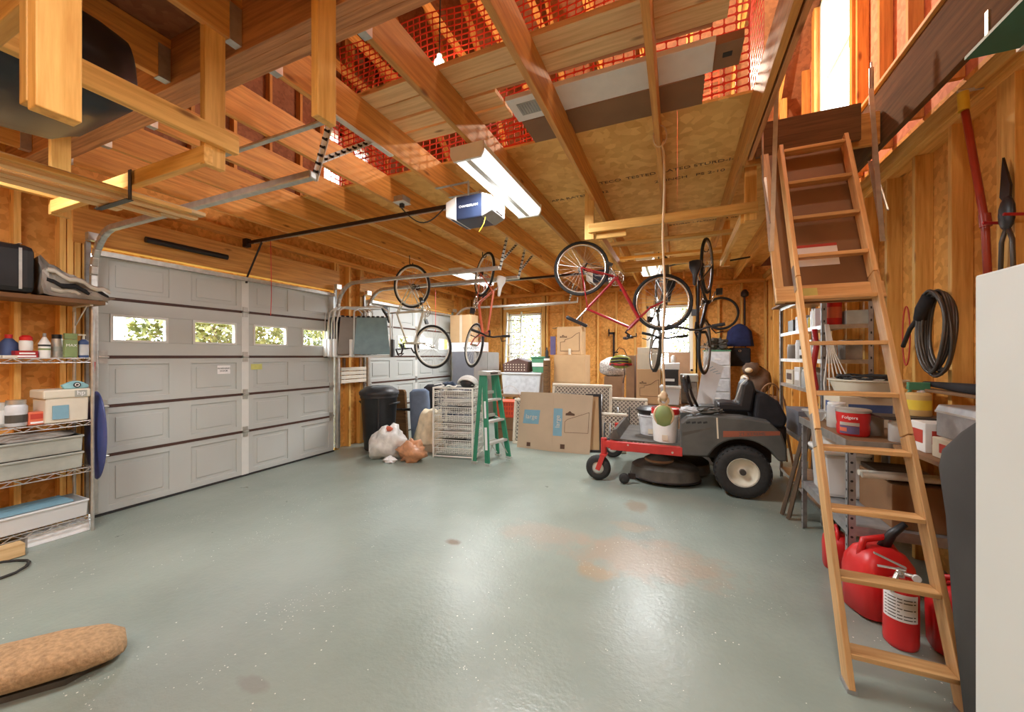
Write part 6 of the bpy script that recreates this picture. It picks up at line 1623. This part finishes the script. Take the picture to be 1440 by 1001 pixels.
def arc_label(z0, z1, mat, nm, w0=-36, w1=30, r=.0915):
    b = B(); n = 12; prev = None
    for i in range(n+1):
        a = a_+R(w0+(w1-w0)*i/n); q = [b.bm.verts.new((r*math.cos(a), r*math.sin(a), zz)) for zz in (z0, z1)]
        if prev: b.bm.faces.new((prev[0], q[0], q[1], prev[1]))
        prev = q
    return finish(nm, b, mat, o, smooth=True)
arc_label(.016, .066, 'ink_purple', 'picture_label'); arc_label(.069, .09, 'silver', 'silver_label'); arc_label(.03, .055, 'coral_paint', 'pink_label', -36, -10, .092)
Mt = Matrix.Translation((1.075+.0945*math.cos(a_), 3.25+.0945*math.sin(a_), zb+.122)) @ Matrix.Rotation(a_+R(90), 4, 'Z') @ Matrix.Rotation(R(90), 4, 'X')
text('lettering', 'Folgers', .028, 'white_paper', o, Mt)
o = jar(1.20, 3.30, zb, .05, .15, 'cabinet_taupe', None, 'dark taupe cup behind the red coffee tub', 'cup', 'cup')
jar(1.24, 3.10, zb, .042, .13, 'clear_plastic', 'galv', 'glass jar right of the red coffee tub')
jar(1.32, 3.14, zb, .045, .13, 'clear_plastic', 'galv', 'glass jar with papers, second from the red coffee tub')
bx(1.42, 3.12, zb, .10, .08, .13, 'tub_grey', 'pale green square jar on the workbench by the ladder rail', 'square_jar', 'jar')
one('metal_tray', B().prism([(-.16, 0), (.16, 0), (.18, .02), (-.18, .02)], 'y', -.08, .08), 'tool_metal', 'flat dark tray balanced on the glass jars', 'tray', (1.32, 3.13, zb+.136))
jar(1.36, 3.16, zb+.158, .06, .15, 'tan_tub', None, 'tan and orange tub on the flat dark tray', 'tub', 'tub', band='yellow')
o = T('spray_bottle', 'small bottle with green trigger on the workbench clutter', 'bottle', (1.48, 3.40, zb))
finish('body', B().lathe([(.04, 0), (.04, .26), (.015, .30)], (0, 0, 0), 16), 'clear_plastic', o, smooth=2); finish('trigger', B().box(-.07, .04, -.015, .015, .30, .35).bar((-.05, 0, .31), (-.075, 0, .25), .02, .015), 'green_tote', o, bevel=.004)
bx(1.30, 3.80, zb, .36, .34, .22, 'cardboard_pale', 'pale carton on the far end of the workbench under the white basin', strip='ink_navy')
o = T('basin', 'white plastic basin heaped with cables on the workbench', 'basin', (1.33, 3.78, zb+.222))
finish('basin', B().lathe([(.18, 0), (.22, .11), (.235, .115), (.235, .125), (.215, .12)], (0, 0, 0), 30), 'cream_paint', o, smooth=2)
finish('cables', B().tube([(.16*math.cos(a)*(1+.15*math.sin(3.1*a)), .16*math.sin(a), .135+.02*math.sin(a*2.3)) for a in [i*.45 for i in range(50)]], .008, 5), 'black_rubber', o, smooth=True)
one('plastic_bowl', B().lathe([(.04, 0), (.085, .07), (.10, .08), (.095, .085)], (0, 0, 0), 24), 'clear_plastic', 'clear plastic bowl on the far end of the workbench corner', 'bowl', (1.04, 3.86, zb+.0), smooth=2)
jar(1.08, 3.55, zb, .06, .18, 'clear_plastic', 'white_plastic', 'clear lidded tub left of the red coffee tub')
# under the bench
o = T('lidded_bucket', 'cloudy white square bucket with a lid on the lower bench shelf', 'bucket', (1.14, 3.72, .411))
finish('body', B().prism([(-.12, 0), (.12, 0), (.14, .32), (-.14, .32)], 'y', -.14, .14), 'cloudy_plastic', o, bevel=.03); finish('lid', B().box(-.155, .155, -.155, .155, .32, .36), 'white_plastic', o, bevel=.015)
one('white_bag', B().ball((0, 0, .06), (.13, .12, .08), 16, 10, .5, 3), 'bag_white', 'crumpled white plastic bag on the lid of the cloudy bucket', 'bag', (1.14, 3.72, .772), smooth=True)
bx(1.36, 3.32, .411, .30, .46, .27, 'hardboard', 'brown wooden chest on the lower bench shelf', 'wooden_chest', 'chest')
o = finish('pvc_pipe', B().cyl((1.06, 3.07, .73), (1.54, 3.10, .73), .02).cyl((1.06, 3.12, .73), (1.54, 3.15, .73), .018), 'stained_pipe', smooth=2); tag(o, 'pale plastic pipes lying across the wooden chest under the bench', 'pipe')
bx(1.36, 3.36, .682, .28, .40, .028, 'dark_wood', 'dark flat board on the wooden chest under the bench', 'board', 'board')
# long handles leaning at the far bench corner
o = board('wooden_pole', (.92, 4.16, .01), (1.10, 4.08, 1.06), .05, .03, 'dark_wood'); tag(o, 'longer dark wooden pole leaning on the far corner of the workbench', 'pole')
o = board('wooden_pole', (.89, 4.25, .01), (1.06, 4.16, .92), .03, .03, 'dark_wood'); tag(o, 'shorter dark wooden pole leaning beside the far corner of the workbench', 'pole')
# gas cans and extinguisher
def gascan(x, y, label, s=1.0, rz=0, spout='black_plastic'):
    o = T('gas_can', label, 'gas can', (x, y, 0), rz, 'red plastic gas cans on the floor')
    b = B(); rings = []
    for (zz, w_, d_) in ((0, .10, .08), (.012, .125, .10), (.20, .13, .105), (.26, .12, .098), (.31, .09, .075), (.335, .04, .04)):
        rings.append([b.bm.verts.new((s*w_*math.copysign(abs(math.cos(a))**.55, math.cos(a)), s*d_*math.copysign(abs(math.sin(a))**.55, math.sin(a)), zz*s)) for a in [2*math.pi*i/28 for i in range(28)]])
    for r1, r2 in zip(rings, rings[1:]):
        for j in range(28): b.bm.faces.new((r1[j], r1[(j+1) % 28], r2[(j+1) % 28], r2[j]))
    b.bm.faces.new(rings[0][::-1]); b.bm.faces.new(rings[-1])
    finish('body', b, 'red_plastic', o, smooth=True)
    finish('handle', B().tube([(-.09*s, 0, .28*s), (-.07*s, 0, .36*s), (.03*s, 0, .375*s), (.08*s, 0, .30*s)], .016*s, 8), 'red_plastic', o, smooth=True)
    finish('spout', B().tube([(.02*s, 0, .32*s), (.05*s, -.02, .40*s), (.09*s, -.05, .46*s)], [.026*s, .02*s, .014*s], 10), spout, o, smooth=True)
    return o
gascan(1.06, 2.86, 'large red gas can left of the fire extinguisher, under the workbench end', 1.15, R(20))
gascan(1.30, 2.62, 'red gas can right of the fire extinguisher, partly behind the ladder rail', 1.0, R(-10), 'orange_plastic')
gascan(1.02, 3.36, 'red gas can further back under the workbench, its edge showing left of the ladder rail', .74, R(80))
o = T('fire_extinguisher', 'red fire extinguisher with silver lever and white label on the floor behind the ladder', 'fire extinguisher', (1.045, 2.58, 0))
finish('cylinder', B().lathe([(.055, 0), (.065, .012), (.068, .03), (.068, .27), (.06, .31), (.03, .335), (.02, .345)], (0, 0, 0), 28), 'red_plastic', o, smooth=2)
r = .0695; b = B(); prev = None; a_ = R(-115)
for i in range(13):
    a = a_+R(-62+124*i/12); q = [b.bm.verts.new((r*math.cos(a), r*math.sin(a), zz)) for zz in (.15, .285)]
    if prev: b.bm.faces.new((prev[0], q[0], q[1], prev[1]))
    prev = q
lb = finish('label', b, 'white_paper', o, smooth=True)
b = B()
for k in range(7):
    prev = None
    for i in range(7):
        a = a_+R(-52+104*i/6); q = [b.bm.verts.new(((r+.0006)*math.cos(a), (r+.0006)*math.sin(a), zz)) for zz in (.162+.016*k, .167+.016*k)]
        if prev and not (k in (2, 4) and i > 3): b.bm.faces.new((prev[0], q[0], q[1], prev[1]))
        prev = q
finish('print', b, 'tool_metal', lb, kind='stuff')
finish('valve', B().cyl((0, 0, .34), (0, 0, .385), .016).cyl((0, 0, .365), (.045, -.02, .365), .010), 'silver', o, smooth=2)
finish('lever', B().bar((.02, -.005, .395), (-.10, .02, .44), .022, .006).bar((.02, -.005, .385), (-.085, .02, .375), .02, .006), 'silver', o, bevel=.002)
finish('gauge', B().lathe([(.018, 0), (.018, .012)], (.05, -.03, .36), 16, axis='y'), 'white_plastic', o, smooth=2); finish('pull_pin', B().ring((-.02, -.03, .375), .014, .002, 'y', 14, 5), 'chrome', o)
finish('nozzle', B().cyl((-.02, -.02, .37), (-.06, -.05, .29), .010, .014), 'silver', o, smooth=2)

# ---------------------------------------------------------------- side shelf, toolbox, grill, fridge
o = T('wall_shelf', 'wooden shelf on the right wall between the workbench and covered grill', 'shelf', (1.40, 2.62, .93))
finish('board', B().box(1.18, 1.575, 2.22, 3.0, .925, .945), 'hardboard', o, world=True)
for y in (2.35, 2.85): finish('bracket', B().bar((1.56, y, .70), (1.25, y, .925), .02, .02).box(1.55, 1.57, y-.01, y+.01, .66, .925), 'galv_dull', o, world=True)
o = T('toolbox', 'grey metal toolbox on the wall shelf right of the ladder', 'toolbox', (1.36, 2.52, 1.05))
finish('body', B().box(-.10, .16, -.24, .24, 0, .13), 'galv_dull', o, bevel=.006); finish('lid', B().prism([(-.105, .13), (.165, .13), (.15, .165), (-.09, .165)], 'y', -.245, .245), 'galv_dull', o, bevel=.006)
finish('edge', B().box(-.106, -.10, -.24, .24, .125, .135), 'silver', o); finish('handle', B().tube([(.03, -.08, .165), (.03, -.08, .20), (.03, .08, .20), (.03, .08, .165)], .008, 6), 'galv_dull', o)
bx(1.36, 2.52, .946, .26, .42, .103, 'cardboard_pale', 'pale carton with red print under the grey toolbox', strip='ink_red')
bx(1.32, 2.86, .946, .18, .14, .16, 'white_plastic', 'white box with red lettering beside the grey toolbox', strip='ink_red')
o = one('umbrella', B().tube([(1.52, 2.30, 1.30), (1.53, 2.6, 1.29), (1.54, 2.95, 1.28), (1.54, 3.5, 1.285)], [.02, .035, .035, .015], 10), 'black_fabric', 'long black folded umbrella lying on the board against the right wall', 'umbrella', smooth=True)
o = board('wood_board', (1.53, 2.25, 1.245), (1.53, 3.62, 1.245), .08, .018, 'hardboard'); tag(o, 'grey brown narrow board on the right wall under the black umbrella', 'board')
o = T('glue_bottle', 'small glass bottle with pale label on the narrow wall board', 'bottle', (1.525, 2.27, 1.256))
finish('body', B().lathe([(.028, 0), (.03, .01), (.03, .07), (.012, .095), (.012, .12)], (0, 0, 0), 16), 'clear_plastic', o, smooth=2); finish('cap', B().cyl((0, 0, .12), (0, 0, .14), .013), 'ink_dark', o); finish('label', B().lathe([(.0305, .02), (.0305, .06)], (0, 0, 0), 16, cap=False), 'olive_green', o)
o = T('covered_grill', 'grill under a dark grey fabric cover between the ladder and white refrigerator', 'grill', (1.2, 1.85, 0))
b = B(); secs_ = []
for (z, x0, x1, y0, y1) in ((.02, .95, 1.56, 1.60, 1.93), (.5, .94, 1.56, 1.60, 2.0), (.85, .95, 1.56, 1.60, 2.07), (1.02, .96, 1.55, 1.60, 2.15), (1.09, .97, 1.54, 1.60, 2.15), (1.18, .98, 1.52, 1.61, 2.05), (1.30, .99, 1.50, 1.62, 1.86), (1.335, 1.04, 1.46, 1.63, 1.76)):
    ring = []
    for j in range(32):
        a = 2*math.pi*j/32; e = .24; u = math.copysign(abs(math.cos(a))**e, math.cos(a)); v = math.copysign(abs(math.sin(a))**e, math.sin(a))
        k = 1+.018*math.sin(7*a+z*4)*(1 if z < 1 else .3)
        ring.append(b.bm.verts.new(((x0+x1)/2+u*(x1-x0)/2*k, (y0+y1)/2+v*(y1-y0)/2*k, z)))
    secs_.append(ring)
for r1, r2 in zip(secs_, secs_[1:]):
    for j in range(32): b.bm.faces.new((r1[j], r1[(j+1) % 32], r2[(j+1) % 32], r2[j]))
b.bm.faces.new(secs_[0][::-1]); b.bm.faces.new(secs_[-1])
finish('cover', b, 'grill_cover', o, world=True, smooth=True)
finish('leg', B().box(1.0, 1.04, 1.66, 1.70, 0, .05).box(1.0, 1.04, 1.88, 1.92, 0, .05), 'black_metal', o, world=True)
o = T('refrigerator', 'tall white refrigerator standing closest to the camera at the right edge', 'refrigerator', (1.17, 1.18, 0))
finish('cabinet', B().box(.80, 1.54, .80, 1.57, .02, 1.705), 'fridge_paint', o, world=True, bevel=.006)
finish('door', B().box(.84, 1.54, .735, .795, .06, 1.70), 'fridge_paint', o, world=True, bevel=.01)
finish('handle', B().box(.88, .91, .69, .715, .9, 1.4).box(.88, .91, .69, .735, .9, .93).box(.88, .91, .69, .735, 1.37, 1.4), 'white_plastic', o, world=True)
finish('foot', B().box(.84, .90, .84, .90, 0, .02).box(1.44, 1.5, .84, .90, 0, .02).box(.84, .90, 1.45, 1.51, 0, .02).box(1.44, 1.5, 1.45, 1.51, 0, .02), 'black_plastic', o, world=True)

# ---------------------------------------------------------------- on the right wall
def xw(px, y): return 1.57
b = B()
for k in range(7):
    r = .165+.008*(k % 4); pts = []
    for i in range(30):
        a = 2*math.pi*i/30; pts.append((1.545-.01*k+.004*math.sin(3*a+k), 3.32+.80*r*math.cos(a)+.006*math.sin(2*a+k), 1.62+1.45*r*math.sin(a)+.006*math.cos(k)))
    b.tube(pts, .010, 6, closed=True)
o = T('garden_hose', 'coiled dark green hose hanging on the right wall studs', 'hose', (1.54, 3.32, 1.38))
finish('coil', b, 'tool_metal', o, world=True, smooth=True)
finish('wrap', B().tube([(1.50, 3.36, 1.86), (1.49, 3.42, 1.78), (1.50, 3.46, 1.72)], .035, 8), 'black_fabric', o, world=True, smooth=True)
finish('hose_end', B().tube([(1.50, 3.44, 1.76), (1.50, 3.58, 1.66), (1.52, 3.72, 1.54)], .014, 7), 'black_rubber', o, world=True, smooth=True)
o = one('loop_cord', B().tube([(1.57, 3.80+.05*math.cos(a), 1.62+.22*math.sin(a)) for a in [2*math.pi*i/24 for i in range(24)]], .005, 5, closed=True), 'ink_red', 'thin dark red cord loop hanging on a stud left of the hose coil', 'cord', smooth=True)
o = T('red_pole', 'tall red pole with a yellow top leaning on the right wall studs', 'pole', (1.54, 2.98, 1.2))
finish('pole', B().tube([(1.50, 3.02, 2.86), (1.555, 2.97, 2.2), (1.565, 2.93, 1.30)], .017, 10), 'redpipe', o, world=True, smooth=True)
finish('yellow_collar', B().cyl((1.497, 3.022, 2.865), (1.494, 3.026, 2.97), .024), 'yellow', o, world=True, smooth=2)
finish('coupling', B().cyl((1.554, 2.972, 2.25), (1.556, 2.966, 2.18), .024), 'redpipe', o, world=True, smooth=2)
finish('pole_bracket', B().box(1.47, 1.58, 3.02, 3.03, 2.97, 2.985), 'silver', o, world=True)
o = T('loppers', 'black handled loppers hanging on the right wall stud above the refrigerator', 'loppers', (1.54, 2.80, 1.9))
finish('blades', B().prism([(2.84, 2.50), (2.86, 2.30), (2.80, 2.22), (2.79, 2.34)], 'x', 1.55, 1.56), 'black_metal', o, world=True)
finish('jaw', B().ball((1.55, 2.81, 2.20), (.02, .05, .09), 12, 8), 'black_plastic', o, world=True, smooth=True)
for s in (-1, 1):
    h_ = finish('handle', B().tube([(1.55, 2.81, 2.14), (1.55, 2.81+s*.035, 2.06), (1.55, 2.81+s*.05, 1.72)], .010, 7), 'tool_metal', o, world=True, smooth=True)
    finish('grip', B().tube([(1.55, 2.81+s*.045, 1.90), (1.55, 2.81+s*.05, 1.70)], .017, 8), 'black_rubber', h_, world=True, smooth=True)
for y in (2.88, 2.74): finish('peg', B().cyl((1.58, y, 2.17), (1.50, y, 2.18), .008), 'red_paint', o, world=True)
o = T('green_board', 'dark green board with a white edge stored under the joists at the upper right', 'board', (1.38, 2.2, 2.86))
finish('panel', B().box(1.24, 1.42, 1.4, 2.50, 2.86, 2.875), 'green_vinyl', o, world=True)
finish('edge_strip', B().box(1.42, 1.44, 1.4, 2.52, 2.855, 2.88).box(1.445, 1.46, 1.4, 2.52, 2.855, 2.88), 'white_trim', o, world=True)
for y in (1.6, 2.4): finish('hanger_strap', B().box(1.26, 1.27, y-.01, y+.01, 2.875, 3.0).box(1.41, 1.42, y-.01, y+.01, 2.875, 3.0), 'galv', o, world=True)
